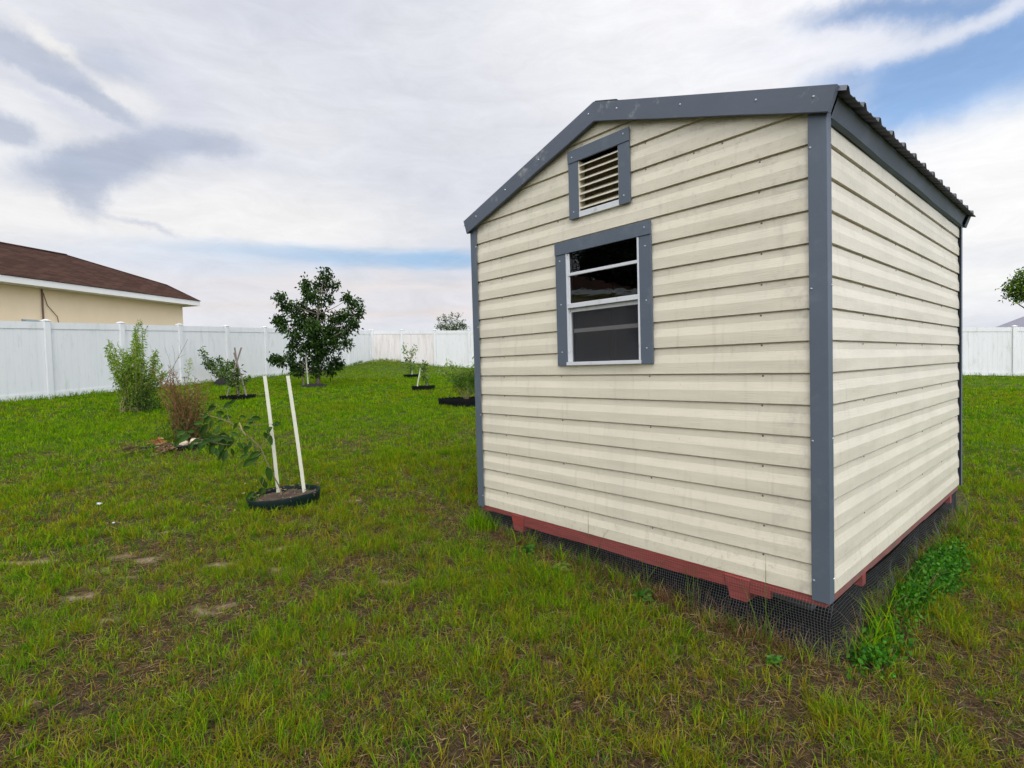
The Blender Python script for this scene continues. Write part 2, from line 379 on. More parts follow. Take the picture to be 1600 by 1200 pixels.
BARE = [(-3.70,-2.55,.08),(-3.78,-2.67,.06),(-3.31,-2.29,.07),(-3.30,-2.01,.065),(-3.05,-2.15,.06),(-2.92,-2.40,.055),(-2.89,-1.72,.07),(-2.88,-1.33,.09),
        (-2.52,-2.30,.07),(-1.96,-2.62,.05),(-3.75,-1.79,.06),(-2.56,-1.48,.05),(-1.99,-1.06,.06),(-1.44,-1.55,.04),(-3.55,-.50,.07),(-3.5,-2.15,.06),(-2.3,-1.9,.045)]
def bare(x, y):
    # sandy scrapes, longer along the direction the mower ran
    x = np.asarray(x, float); y = np.asarray(y, float); r = np.zeros_like(x)
    c, s = math.cos(1.0), math.sin(1.0)
    wx = x+(fbm(x, y, .12, 31, 3)-.5)*.13; wy = y+(fbm(x, y, .12, 57, 3)-.5)*.13
    for bx, by, br in BARE:
        dx = wx-bx; dy = wy-by; u = dx*c+dy*s; v = -dx*s+dy*c
        r = np.maximum(r, np.clip(1.45-np.sqrt((u/(br*1.3))**2+(v/(br*.55))**2), 0, 1))
    r = r*(.55+.9*fbm(x, y, .045, 63, 3))
    return np.clip(r*1.9-.35, 0, 1)
def axis(lo, hi, f0, f1, step):
    a = list(np.arange(f0, f1+1e-6, step)); s = step; x = f1
    while x < hi: s = min(s*1.13, 20); x += s; a.append(x)
    s = step; x = f0; b = []
    while x > lo: s = min(s*1.13, 20); x -= s; b.append(x)
    return np.array(b[::-1]+a)
gx = axis(-300, 300, -8.0, 3.0, .045); gy = axis(-300, 300, -3.6, 4.5, .045)
GX, GY = np.meshgrid(gx, gy, indexing='ij'); GZ = gh(GX, GY)
nx_, ny_ = GX.shape
V = np.stack([GX, GY, GZ], -1).reshape(-1, 3)
ii = np.arange((nx_-1)*(ny_-1)); a0 = (ii//(ny_-1))*ny_+ii % (ny_-1)
T = np.concatenate([np.stack([a0, a0+ny_, a0+ny_+1], 1), np.stack([a0, a0+ny_+1, a0+1], 1)])
bz = bare(V[:, 0], V[:, 1])
near = np.exp(-((V[:, 0]-CAM.x)**2+(V[:, 1]-CAM.y)**2)/(2*7.0**2))
floor_shade = np.clip(1-np.maximum(np.maximum(-2.40-V[:, 0], V[:, 0]+.02), np.maximum(.01-V[:, 1], V[:, 1]-3.0))/.05, 0, 1)   # shade under the floor, painted into the ground colour
gr = np.stack([bz, near, floor_shade], 1)
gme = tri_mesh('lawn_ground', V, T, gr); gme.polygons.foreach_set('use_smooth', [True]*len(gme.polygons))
def ground_mat():
    m = bpy.data.materials.new('thatch_and_sand'); m.use_nodes = True; t = m.node_tree; p = t.nodes['Principled BSDF']; L = t.links.new
    p.inputs['Roughness'].default_value = .95; p.inputs['Specular IOR Level'].default_value = .15
    tcn = t.nodes.new('ShaderNodeTexCoord'); at = t.nodes.new('ShaderNodeAttribute'); at.attribute_name = 'tint'
    sp = t.nodes.new('ShaderNodeSeparateColor'); L(at.outputs['Color'], sp.inputs[0])
    def nz(s, d, r=.6):
        n = t.nodes.new('ShaderNodeTexNoise'); n.inputs['Scale'].default_value = s; n.inputs['Detail'].default_value = d; n.inputs['Roughness'].default_value = r; L(tcn.outputs['Object'], n.inputs[0]); return n
    def ramp(src, stops):
        r = t.nodes.new('ShaderNodeValToRGB'); L(src, r.inputs[0]); e = r.color_ramp.elements
        while len(e) < len(stops): e.new(.5)
        for i, (p_, c) in enumerate(stops): e[i].position = p_; e[i].color = (*c, 1)
        return r.outputs[0]
    def mix(f, a, b):
        x = t.nodes.new('ShaderNodeMix'); x.data_type = 'RGBA'; L(f, x.inputs['Factor']); L(a, x.inputs['A']); L(b, x.inputs['B']); return x.outputs['Result']
    n1 = nz(55, 9, .75)
    thatch = ramp(n1.outputs['Fac'], [(.35, (.010, .007, .004)), (.48, (.042, .026, .014)), (.60, (.095, .062, .034)), (.75, (.19, .14, .085))])
    green = ramp(nz(9, 8, .7).outputs['Fac'], [(.3, (.030, .050, .003)), (.7, (.07, .105, .006))])
    sand = ramp(nz(40, 8, .7).outputs['Fac'], [(.3, (.15, .105, .06)), (.7, (.40, .31, .19))])
    c = mix(sp.outputs[1], green, thatch)
    c = mix(sp.outputs[0], c, sand)
    x = t.nodes.new('ShaderNodeMix'); x.data_type = 'RGBA'; L(sp.outputs[2], x.inputs['Factor']); L(c, x.inputs['A']); x.inputs['B'].default_value = (.012, .010, .008, 1); c = x.outputs['Result']  # painted under-floor shade: ground colour mixed to near-black there
    L(c, p.inputs['Base Color'])
    b = t.nodes.new('ShaderNodeBump'); b.inputs['Strength'].default_value = 1; b.inputs['Distance'].default_value = .012; L(n1.outputs['Fac'], b.inputs['Height']); L(b.outputs[0], p.inputs['Normal'])
    return m
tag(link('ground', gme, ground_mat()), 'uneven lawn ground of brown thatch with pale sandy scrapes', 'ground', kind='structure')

# ------------------------------------------------------------------ shed
W0, D0 = -2.42, 3.04              # left end (x), rear end (y)
ZB, SP = .27, .141                # siding bottom, exposure of one course
shed = empty('garden_shed', (0, 0, 0), 0, 'cream lap-sided storage shed with slate grey trim on a red painted base', 'shed')
def siding(u0, u1, z0, z1, place, scr=()):
    """Dutch-lap sheet: u along the wall, profile depth into the wall; place(u, depth, z) gives the point."""
    mb = MB(); prof = []
    k = int(math.floor((z0-ZB)/SP+1e-6)); z = ZB+k*SP
    while z < z1:
        prof += [(z, 0.018), (z+.0005, 0.0), (z+.058, 0.0), (z+.100, .0085), (z+SP-.010, .0085), (z+SP-.002, .018)]
        z += SP
    pts = []
    for i in range(len(prof)-1):
        (za, da), (zb_, db) = prof[i], prof[i+1]
        if zb_ <= z0 or za >= z1: continue
        def lerp(zz): return da+(db-da)*((zz-za)/(zb_-za) if zb_ > za else 0)
        A = (max(za, z0), lerp(max(za, z0))); B = (min(zb_, z1), lerp(min(zb_, z1)))
        if not pts: pts.append(A)
        pts.append(B)
    nu = max(1, int((u1-u0)/.3))
    vs = []; fs = []
    for (zz, dd) in pts:
        for j in range(nu+1):
            u = u0+(u1-u0)*j/nu
            vs.append(place(u, dd, zz))
    for i in range(len(pts)-1):
        for j in range(nu):
            a = i*(nu+1)+j; fs.append((a, a+1, a+nu+2, a+nu+1))
    mb.add(vs, fs); return mb
def merge(mb, o): mb.add(o.v, o.f)
def slope_z(x): return 2.815-.322*abs(x+1.2)      # underside line of the roof at the gable
front = lambda u, d, z: (u, d, z)
WX0, WX1, WZ0, WZ1 = -1.50, -.89, 1.335, 2.05     # window opening
VX0, VX1, VZ0, VZ1 = -1.37, -1.035, 2.235, 2.58   # vent opening
mb = MB()
for (a, b, c, d) in ((W0+.02, WX0, ZB, 2.9), (WX1, -.02, ZB, 2.9), (WX0, WX1, ZB, WZ0), (WX0, WX1, WZ1, VZ0),
                     (WX0, VX0, VZ0, 2.9), (VX1, WX1, VZ0, 2.9), (VX0, VX1, VZ1, 2.9)):
    merge(mb, siding(a, b, c, d, front))
def gable_cut(me):
    bm = bmesh.new(); bm.from_mesh(me); bmesh.ops.remove_doubles(bm, verts=bm.verts, dist=1e-5)
    for nrm in ((.322, 0, 1), (-.322, 0, 1)):
        bmesh.ops.bisect_plane(bm, geom=bm.verts[:]+bm.edges[:]+bm.faces[:], plane_co=(-1.2, 0, 2.815), plane_no=nrm, clear_outer=True)
    bm.to_mesh(me); bm.free()
me = mb.mesh('siding_wall'); gable_cut(me)
o_front = link('siding_wall', me, M_siding, shed); o_front['label'] = 'front gable wall of cream lap siding'
_dm = MB(); _dm.dome((0, 0, 0), (0, 0, 1), 1.0); _dome = {}
class Screws:
    """Screw heads, each one an object of its own sharing one little domed mesh."""
    def __init__(s): s.l = []
    def dome(s, p, n, r): s.l.append((p, n, r))
    def build(s, name, m, par):
        if m.name not in _dome:
            me_ = _dm.mesh('screw'); me_.materials.append(m); _dome[m.name] = me_
        for p, n, r in s.l:
            o = bpy.data.objects.new('screw', _dome[m.name]); C.objects.link(o); o.parent = par
            o.location = p; o.scale = (r, r, r); o.rotation_euler = Vector(n).to_track_quat('Z', 'Y').to_euler()
# screw heads below the laps
def screws(cols, zs, f, nrm, name_parent):
    s = Screws()
    for zi in zs:
        for u in cols:
            z = ZB+zi*SP-.012+random.uniform(-.002, .002); p = f(u+random.uniform(-.006, .006), .0085, z)
            s.dome(p, nrm, .0052)
    s.build('screw', M_screw, name_parent)
screws((-2.105, -.272), range(1, 15, 1), front, (0, -1, 0), o_front)
s = Screws()
for u, zi in ((-1.545, 5), (-1.545, 7), (-.885, 1), (-.885, 3), (-.885, 5), (-.885, 7), (-1.545, 1), (-1.545, 3), (-.6, 15), (-.45, 15), (-.885, 15), (-1.545, 14), (-.885, 16)):
    s.dome((u, .0085, ZB+zi*SP-.012), (0, -1, 0), .0052)
s.build('screw', M_screw, o_front)
side = lambda u, d, z: (-d, u, z)
mb = siding(.02, D0-.035, ZB, 2.36, side)
o_side = mb.build('siding_wall', M_siding, shed); o_side['label'] = 'long right side wall of cream lap siding'
screws((.55, 1.16, 1.79, 2.385), range(2, 15, 2), side, (1, 0, 0), o_side)
screws((.55, 1.16, 1.79, 2.385), (9, 11), side, (1, 0, 0), o_side)
siding(.02, D0-.035, ZB, 2.36, lambda u, d, z: (W0+.0+d, u, z)).build('siding_wall', M_siding, shed)
me = siding(W0+.02, -.02, ZB, 2.9, lambda u, d, z: (u, D0-d, z)).mesh('siding_wall'); gable_cut(me); link('siding_wall', me, M_siding, shed)
# corner trims: L-profiles with a soft outer edge
def corner(cx, cy, sx, sy, wf, ws):
    b = MB(); t = .003
    b.box(min(cx, cx-sx*wf), max(cx, cx-sx*wf), min(cy, cy-sy*t), max(cy, cy-sy*t), .256, 2.362)
    b.box(min(cx, cx-sx*t), max(cx, cx-sx*t), min(cy-sy*t, cy-sy*ws), max(cy-sy*t, cy-sy*ws), .256, 2.362)
    o = b.build('corner_trim', M_trim, shed, bevel=.0012)
    q = Screws()
    for z in (.345, .96, 1.62, 2.22):
        if sy < 0: q.dome((cx-sx*(wf-.009), cy, z), (0, sy, 0), .0055)
        if sx > 0 and sy < 0: q.dome((cx, cy-sy*(ws-.006), z+.01), (sx, 0, 0), .0055)
    q.build('screw', M_bolt, o)
corner(.014, -.012, 1, -1, .074, .055)
corner(W0-.012, -.012, -1, -1, .072, .055)
corner(.014, D0+.012, 1, 1, .072, .05)
corner(W0-.012, D0+.012, -1, 1, .072, .05)
# rake trims
RX0, RX1 = W0-.055, .062
def rake_pt(x, dz, y): return (x, y, 2.840-.322*abs(x+1.2)+dz)
def rake(xa, xb, y0, y1, out_sign):
    # face board with a hemmed return to the wall beneath
    b = MB()
    def e(x, dz, y): return rake_pt(x, dz, y)
    H = .108
    nseg = 6; vs = []
    prof = [(0.0, y0), (-H, y0), (-H-.004, y0+out_sign*.003), (-H+.004, y1)]
    prof2 = [(0.004, y1), (0.0, y0)]
    rows = [(.003, y1)]+prof
    for i in range(nseg+1):
        x = xa+(xb-xa)*i/nseg; wob = .0015*math.sin(i*2.1)
        for dz, y in rows:
                xx = x
                if i == 0 and xa < -2: xx = x+.034*min(1, -dz/.1) if dz < 0 else x
                if i == nseg and xb > 0: xx = x-.034*min(1, -dz/.1) if dz < 0 else x
                vs.append(e(xx, dz+(wob if dz < -.05 else 0), y))
    n = len(rows); fs = []
    for i in range(nseg):
        for j in range(n-1): fs.append((i*n+j, i*n+j+1, (i+1)*n+j+1, (i+1)*n+j))
    b.add(vs, fs)
    # end caps
    b.add([vs[nseg*n+j] for j in range(n)], [tuple(range(n))]); b.add([vs[j] for j in range(n)], [tuple(range(n))])
    return b
for (xa, xb) in ((RX0, -1.2), (-1.2, RX1)):
    b = rake(xa, xb, -.040, -.004, 1); o = b.build('rake_trim', M_rake, shed)
    q = Screws()
    L_ = xb-xa
    for t_ in ((.12, .38, .64, .97) if xa < -1.3 else (.13, .44, .74, .93)):
        x = xa+L_*t_; q.dome(rake_pt(x, -.045, -.040), (0, -1, 0), .006)
    q.build('screw', M_bolt, o)
    rake(xa, xb, D0+.085, D0+.012, -1).build('rake_trim', M_rake, shed)
# roof sheets: ribs run down the slope
def roof(x_ridge, x_eave):
    b = MB(); ys = []; y = -.038
    pitch = .2286; w = D0+.083+.038
    prof = [(0, 0)]
    yy = -.038; prof = []
    n = int(w/pitch)+1
    for i in range(n+1):
        c = -.038+.05+i*pitch
        for dy, dz in ((-.026, 0), (-.011, .026), (.011, .026), (.026, 0), (.07, 0), (.078, .006), (.09, .006), (.098, 0), (.135, 0), (.143, .006), (.155, .006), (.163, 0)):
            if c+dy < D0+.083: prof.append((c+dy, dz))
    prof = [p for p in prof if p[0] > -.034]
    ns = 4; vs = []; fs = []
    for i in range(ns+1):
        x = x_ridge+(x_eave-x_ridge)*i/ns
        for (py, pz) in prof: vs.append((x, py, 2.822-.322*abs(x+1.2)+pz))
    m = len(prof)
    for i in range(ns):
        for j in range(m-1): fs.append((i*m+j, i*m+j+1, (i+1)*m+j+1, (i+1)*m+j))
    b.add(vs, fs)
    o = b.build('roof_panel', M_roof, shed)
    so = o.modifiers.new('sol', 'SOLIDIFY'); so.thickness = .0012; so.offset = 1
roof(-1.2, .088); roof(-1.2, W0-.088)
b = MB()
for s_ in (-1, 1):
    b.hexa([(-1.2, -.020, 2.850), (-1.2+s_*.15, -.020, 2.803), (-1.2+s_*.15, D0+.08, 2.803), (-1.2, D0+.08, 2.850),
            (-1.2, -.020, 2.853), (-1.2+s_*.15, -.020, 2.806), (-1.2+s_*.15, D0+.08, 2.806), (-1.2, D0+.08, 2.853)])
b.build('ridge_cap', M_rake, shed)
# eave trim: sloping fascia band tucked under the sheet, dark hem at its foot
for sx, xw in ((1, 0.0), (-1, W0)):
    b = MB(); e0, e1 = .043, D0-.04
    n = 12
    vs = []; rows = [(.040, 2.418), (.040, 2.412), (.012, 2.338), (.020, 2.334), (.002, 2.322)]
    for i in range(n+1):
        y = e0+(e1-e0)*i/n; wv = .003*math.sin(i*1.3)
        for d, z in rows: vs.append((xw+sx*(d+(wv if z > 2.32 and z < 2.34 else 0)), y, z))
    m = len(rows); fs = []
    for i in range(n):
        for j in range(m-1): fs.append((i*m+j, i*m+j+1, (i+1)*m+j+1, (i+1)*m+j))
    b.add(vs, fs); b.build('eave_trim', M_trim, shed)
# interior and floor
b = MB(); b.box(W0+.03, -.03, .03, D0-.03, .262, .285); b.build('floor_deck', M_inner, shed)
b = MB()
for x in (W0+.035, -.075):
    for y in (.03, .8, 1.6, 2.4, 2.95): b.box(x, x+.038, y, y+.05, .285, 2.33)
for x in (-1.49, -.885): b.box(x-.045, x, .022, .075, .285, 2.3)
b.box(W0+.04, -.04, .02, .058, 2.06, 2.13); b.box(WX0, WX1, .022, .08, 1.28, 1.325)
b.build('stud_frame', M_wood, shed)
b = MB(); b.box(W0+.025, W0+.030, .02, D0-.03, .3, 2.3); b.box(-.024, -.02, .02, D0-.03, .3, 2.3); b.box(W0+.03, -.03, D0-.03, D0-.02, .3, 2.6)
b.build('inner_lining', M_inner, shed)
# gable vent
vent = empty('gable_vent', (0, 0, 0)); vent.parent = shed
def board(name, x0, x1, z0, z1, y, par, bolts=()):
    b = MB(); b.box(x0, x1, y, y+.013, z0, z1); o = b.build(name, M_trim, par, bevel=.001)
    if bolts:
        q = Screws()
        for bx, bz_ in bolts: q.dome((bx, y, bz_), (0, -1, 0), .0055)
        q.build('screw', M_bolt, o)
board('vent_trim', -1.430, -.974, 2.553, 2.627, -.018, vent, ((-1.395, 2.585), (-1.012, 2.600)))
board('vent_trim', -1.428, -1.352, 2.214, 2.552, -.014, vent, ((-1.392, 2.255),))
board('vent_trim', -1.052, -.976, 2.216, 2.552, -.014, vent, ((-1.018, 2.262),))
b = MB(); b.box(-1.366, -1.040, -.010, .012, 2.217, 2.250); b.build('vent_sill', M_alu, vent)
b = MB(); b.box(-1.352, -1.347, -.008, .05, 2.250, 2.552); b.box(-1.057, -1.052, -.008, .05, 2.250, 2.552); b.box(-1.347, -1.057, .044, .047, 2.25, 2.552, 1)
b.build('vent_frame', [M_siding, M_ventb], vent)
for i in range(7):
    z = 2.262+i*.0425; b = MB()
    b.hexa([(-1.347, -.008, z), (-1.057, -.008, z), (-1.057, .045, z+.036), (-1.347, .045, z+.036),
            (-1.347, -.008, z+.0065), (-1.057, -.008, z+.0065), (-1.057, .045, z+.0385), (-1.347, .045, z+.0385)])
    b.build('louver_slat', M_siding, vent)
# window
win = empty('window', (0, 0, 0)); win.parent = shed
board('window_trim', -1.556, -.846, 2.014, 2.090, -.020, win, ((-.885, 2.055),))
board('window_trim', -1.555, -1.466, 1.314, 2.013, -.015, win, ((-1.518, 1.975), (-1.515, 1.70), (-1.515, 1.40)))
board('window_trim', -.925, -.848, 1.314, 2.013, -.015, win, ((-.885, 1.955), (-.883, 1.66), (-.885, 1.40)))
X0, X1 = -1.466, -.925
b = MB()
b.box(X0, X0+.012, -.016, .03, 1.338, 2.013); b.box(X1-.012, X1, -.016, .03, 1.338, 2.013)
b.box(X0-.004, X1+.004, -.026, .03, 1.316, 1.337); b.build('window_frame', M_alu, win, bevel=.0015)
b = MB()   # upper sash: glass high, one bar, meeting rail at its foot
b.box(X0+.012, X1-.012, -.014, .004, 1.872, 1.890); b.box(X0+.012, X1-.012, -.020, .004, 1.672, 1.700)
b.box(X0+.012, X0+.024, -.010, .004, 1.70, 1.872); b.box(X0+.012, X0+.024, -.010, .004, 1.89, 2.013)
b.build('upper_sash', M_alu, win, bevel=.0015)
b = MB()
b.box(X0+.014, X1-.014, .006, .020, 1.648, 1.671); b.box(X0+.012, X0+.020, -.004, .02, 1.338, 1.648); b.box(X1-.020, X1-.012, -.004, .02, 1.338, 1.648)
b.build('lower_sash', M_alu, win, bevel=.0015)
b = MB(); b.box(X0+.020, X1-.020, .024, .036, 1.520, 1.544); b.build('sash_bar', M_alug, win, bevel=.001)
def glass_mat():
    m = bpy.data.materials.new('window_glass'); m.use_nodes = True; t = m.node_tree; t.nodes.clear(); L = t.links.new
    o = t.nodes.new('ShaderNodeOutputMaterial'); mx = t.nodes.new('ShaderNodeMixShader'); g = t.nodes.new('ShaderNodeBsdfGlossy'); tr = t.nodes.new('ShaderNodeBsdfTransparent')
    g.inputs['Roughness'].default_value = .01; tr.inputs[0].default_value = (.40, .40, .38, 1); g.inputs[0].default_value = (.9, .95, 1, 1)
    f = t.nodes.new('ShaderNodeFresnel'); f.inputs[0].default_value = 1.6
    n = t.nodes.new('ShaderNodeTexNoise'); n.inputs['Scale'].default_value = 4; bp = t.nodes.new('ShaderNodeBump'); bp.inputs['Strength'].default_value = .012; bp.inputs['Distance'].default_value = .02
    L(n.outputs['Fac'], bp.inputs['Height']); L(bp.outputs[0], g.inputs['Normal'])
    ad = t.nodes.new('ShaderNodeMath'); ad.operation = 'MULTIPLY'; ad.inputs[1].default_value = 1.35; L(f.outputs[0], ad.inputs[0])
    L(ad.outputs[0], mx.inputs[0]); L(tr.outputs[0], mx.inputs[1]); L(g.outputs[0], mx.inputs[2]); L(mx.outputs[0], o.inputs[0]); return m
M_glass = glass_mat()
for z0, z1, y in ((1.890, 2.014, -.004), (1.700, 1.872, -.004), (1.544, 1.648, .028), (1.34, 1.52, .028)):
    b = MB(); x0 = X0+.018; x1 = X1-.014; b.add([(x0, y, z0), (x1, y, z0), (x1, y, z1), (x0, y, z1)], [(0, 1, 2, 3)]); b.build('window_pane', M_glass, win)
def screen_mat():
    m = bpy.data.materials.new('window_screen'); m.use_nodes = True; t = m.node_tree; L = t.links.new; p = t.nodes['Principled BSDF']
    p.inputs['Base Color'].default_value = (.022, .023, .027, 1); p.inputs['Roughness'].default_value = .8
    tr = t.nodes.new('ShaderNodeBsdfTransparent'); mx = t.nodes.new('ShaderNodeMixShader'); mx.inputs[0].default_value = .62
    L(tr.outputs[0], mx.inputs[1]); L(p.outputs[0], mx.inputs[2]); L(mx.outputs[0], t.nodes['Material Output'].inputs[0]); return m
b = MB(); b.add([(X0+.02, .010, 1.338), (X1-.02, .010, 1.338), (X1-.02, .010, 1.648), (X0+.02, .010, 1.648)], [(0, 1, 2, 3)]); b.build('insect_screen', screen_mat(), win)
# red base
b = MB(); n = 20
for i in range(n):
    xa = W0+.02+(2.395)*i/n; xb = W0+.02+2.395*(i+1)/n
    b.box(xa, xb, .002, .038, (.236 if xb < -2.0 or xa > -.36 else .196)+.003*math.sin(i*.9), .268)
b.build('floor_rim', M_red, shed)
b = MB(); b.box(W0+.02, -.04, .038, .06, .240, .262); b.build('floor_rim', M_red, shed)
b = MB()
for i in range(10):
    ya = .042+2.93*i/10; b.box(-.040, -.001, ya, ya+.293, .236+.003*math.sin(i*1.7), .268)
b.build('floor_rim', M_redbrown, shed)
b = MB(); b.box(W0+.002, W0+.040, .042, D0-.05, .20, .268); b.build('floor_rim', M_red, shed)
for xs in (-2.055, -.465):
    b = MB(); b.hexa([(xs+.03, -.010, .150), (xs+.115, -.010, .150), (xs+.115, D0, .150), (xs+.03, D0, .150), (xs, -.010, .262), (xs+.130, -.010, .262), (xs+.130, D0, .195), (xs, D0, .195)])
    b.build('skid_beam', M_red, shed, bevel=.003)
for y in (.47, 2.62):
    b = MB(); b.box(-.05, .004, y, y+.055, .19, .245); b.build('joist_end', M_red, shed)
for i in range(8):
    b = MB(); b.box(W0+.05, -.05, .12+i*.38, .16+i*.38, .196, .258); b.build('floor_joist', M_redbrown, shed)
# hardware-cloth skirting
def skirt(u0, u1, fn, ripple, ztop, seed):
    r = random.Random(seed); b = MB(); st = .0127; w = .00055
    nu = int((u1-u0)/st); zs = [ztop-st*i for i in range(30)]
    ph = [r.uniform(0, 6.28) for _ in range(4)]
    def P(u, z, off=0):
        t = max(0, (ztop-z)/.27)
        d = .008+.030*t+ripple*t*(math.sin(u*11+ph[0])+.6*math.sin(u*23+ph[1]+z*6))*.5+.006*math.sin(z*40+u*5)
        return fn(u+.004*math.sin(z*30+u*9), d+off, z)
    def gz(u):
        x, y, _ = fn(u, .03, 0); return float(gh(x, y))-.03
    def ribbon(pts, nvec):
        vs = []; fs = []
        for p in pts:
            for k in (-1, 1): vs.append(tuple(p[i]+nvec[i]*w*k for i in range(3)))
        for i in range(len(pts)-1): fs.append((2*i, 2*i+1, 2*i+3, 2*i+2))
        b.add(vs, fs)
    a = fn(0, 0, 0); c_ = fn(1, 0, 0); du = tuple(c_[i]-a[i] for i in range(3))
    for i in range(nu+1):
        u = u0+i*st; g = gz(u); zz = [ztop-(ztop-g)*k/7 for k in range(8)]
        ribbon([P(u, z) for z in zz], du)
    gmin = min(gz(u0), gz(u1), gz((u0+u1)/2))
    for z in zs:
        pts = []
        for i in range(0, nu+1, 2):
            u = u0+i*st
            if z > gz(u): pts.append(P(u, z, .0006))
            else:
                if len(pts) > 1: ribbon(pts, (0, 0, 1))
                pts = []
        if len(pts) > 1: ribbon(pts, (0, 0, 1))
    return b
skirt(W0, .02, lambda u, d, z: (u, -d, z), .012, .262, 1).build('wire_skirting', M_wire, shed)
skirt(-.02, D0, lambda u, d, z: (.006+d, u, z), .065, .240, 2).build('wire_skirting', M_wire, shed)
b = MB(); b.box(W0-.004, W0+.001, .05, D0-.05, -.02, .262); b.box(W0+.02, -.02, D0-.03, D0-.022, -.1, .262); b.build('skirt_light_block', M_light_block, shed)  # unseen opaque sheets at left and rear, added to keep light from under the shed
# blocks carrying the skids
for i, (x, y, lab) in enumerate(((-.41, .06, 'grey concrete block under the shed near its right front corner'), (-1.99, .06, 'grey concrete block under the shed at its left front end'),
                              )):
    g = float(gh(x, y)); b = MB(); top = .149
    b.box(x-.2, x+.2, y+.36, y+.55, min(g, top-.05)-.08, top); o = b.build('concrete_block', M_block, None, bevel=.006)
    tag(o, lab, 'block', 'concrete blocks under the shed')

# ------------------------------------------------------------------ fence
def fence_run(root, pts, hts, stained=()):
    n = len(pts)
    for i, (p, h) in enumerate(zip(pts, hts)):
        # oriented with the run
        q = pts[min(i+1, n-1)]-pts[max(i-1, 0)]; q = q/np.hypot(*q); nn = np.array([-q[1], q[0]])
        def quad(hw, z0, z1, hw2=None):
            hw2 = hw2 or hw
            o = []
            for z, w in ((z0, hw), (z1, hw2)):
                for a, b_ in ((-1, -1), (1, -1), (1, 1), (-1, 1)):
                    c = p+q*w*a+nn*w*b_; o.append((c[0], c[1], z))
            return o
        b = MB(); b.hexa(quad(.0635, h-.3, h+1.835)); po = b.build('fence_post', M_vinyl, root, bevel=.004)
        b = MB(); b.hexa(quad(.074, h+1.835, h+1.853)); b.hexa(quad(.073, h+1.853, h+1.885, .012)); b.build('post_cap', M_vinyl, po)
    for i in range(n-1):
        p0, p1 = pts[i], pts[i+1]; d = p1-p0; L_ = np.hypot(*d); q = d/L_; nn = np.array([-q[1], q[0]]); e = .0634
        a = p0+q*e; c = p1-q*e; ha = hts[i]; hc = hts[i+1]
        b = MB()
        def slab(t0, t1, w, z0, z1):
            A = a+(c-a)*t0; B = a+(c-a)*t1; hA = ha+(hc-ha)*t0; hB = ha+(hc-ha)*t1
            b.hexa([(*(A-nn*w), hA+z0), (*(B-nn*w), hB+z0), (*(B+nn*w), hB+z0), (*(A+nn*w), hA+z0),
                    (*(A-nn*w), hA+z1), (*(B-nn*w), hB+z1), (*(B+nn*w), hB+z1), (*(A+nn*w), hA+z1)])
        slab(0, 1, .024, 1.655, 1.815); b.build('fence_rail', M_vinyl, root)
        b = MB(); slab(0, 1, .024, .02, .165); b.build('fence_rail', M_vinyl, root)
        b = MB(); k = 11
        for j in range(k):
            slab(j/k+.0035, (j+1)/k-.0035, .011, .165, 1.655)
        slab(0, 1, .008, .165, 1.655)
        b.build('fence_panel', M_vinylp if i in stained else M_vinyl, root)
lf = empty('vinyl_fence', (float(CORNER[0]), float(CORNER[1]), 1.4), 0, 'long white vinyl fence along the left, in front of the tan house', 'fence')
ks = list(range(-5, 8))+[8.12]
pts = [FP0+FU*k*FV for k in ks]; hts = [float(gh_base(*p)) for p in pts]
fence_run(lf, pts, hts)
rf = empty('vinyl_fence', (float(CORNER[0]), float(CORNER[1]), 1.4), 0, 'white vinyl fence across the back of the yard with two stained panels', 'fence')
pts2 = [CORNER+RU*k*RW for k in range(0, 22)]
pts2[0] = CORNER+RW*.14
hts2 = [float(gh_base(*p)) for p in pts2]
fence_run(rf, pts2, hts2, (0, 1))
for f_ in (lf, rf):
    inv = Matrix.Translation(-f_.location)
    for ch in f_.children:
        ch.matrix_parent_inverse = inv

# ------------------------------------------------------------------ neighbouring house
Wp = np.array([-.83554, -.54942]); HB = np.array([-21.7934, 1.6826])
house = empty('tan_house', (0, 0, 0), 0, 'tan stucco single storey house with a brown shingled hip roof, behind the left fence', 'house')
def hp(v, w, z): p = HB+FV*v+Wp*w; return (float(p[0]), float(p[1]), z)
b = MB(); Lh = 19.0; Dh = 9.0
b.add([hp(0, 0, .8), hp(-Lh, 0, .8), hp(-Lh, Dh, .8), hp(0, Dh, .8), hp(0, 0, 3.86), hp(-Lh, 0, 3.86), hp(-Lh, Dh, 3.86), hp(0, Dh, 3.86)],
      [(0, 1, 5, 4), (1, 2, 6, 5), (2, 3, 7, 6), (3, 0, 4, 7)])
b.build('wall', M_stucco, house)
ov = .45; ze = 4.02; ve = .35
E1 = (ve, -ov); E2 = (ve, Dh+ov); E3 = (-Lh-ov, Dh+ov); E4 = (-Lh-ov, -ov)
b = MB()
cs = [E1, E4, E3, E2]
for i in range(4):
    a, c = cs[i], cs[(i+1) % 4]
    b.add([hp(*a, 3.852), hp(*c, 3.852), hp(*c, ze), hp(*a, ze)], [(0, 1, 2, 3)])
b.add([hp(*E1, 3.854), hp(*E2, 3.854), hp(*E3, 3.854), hp(*E4, 3.854)], [(0, 1, 2, 3)])
b.build('fascia', M_fascia, house)
b = MB(); R1 = (-1.50, 3.55, 5.70); R2 = (-Lh+4, 3.55, 5.72); Mh = (.50, 1.20, 4.74)
e1 = (ve+.03, -ov-.03, ze+.012); e4 = (-Lh-ov, -ov-.03, ze+.012); e2 = (ve+.03, Dh+ov, ze+.012); e3 = (-Lh-ov, Dh+ov, ze+.012); Mb = (.50, Dh-1.2, 4.74)
R1b = (-1.50, Dh-3.55, 5.70); R2b = (-Lh+4, Dh-3.55, 5.72)
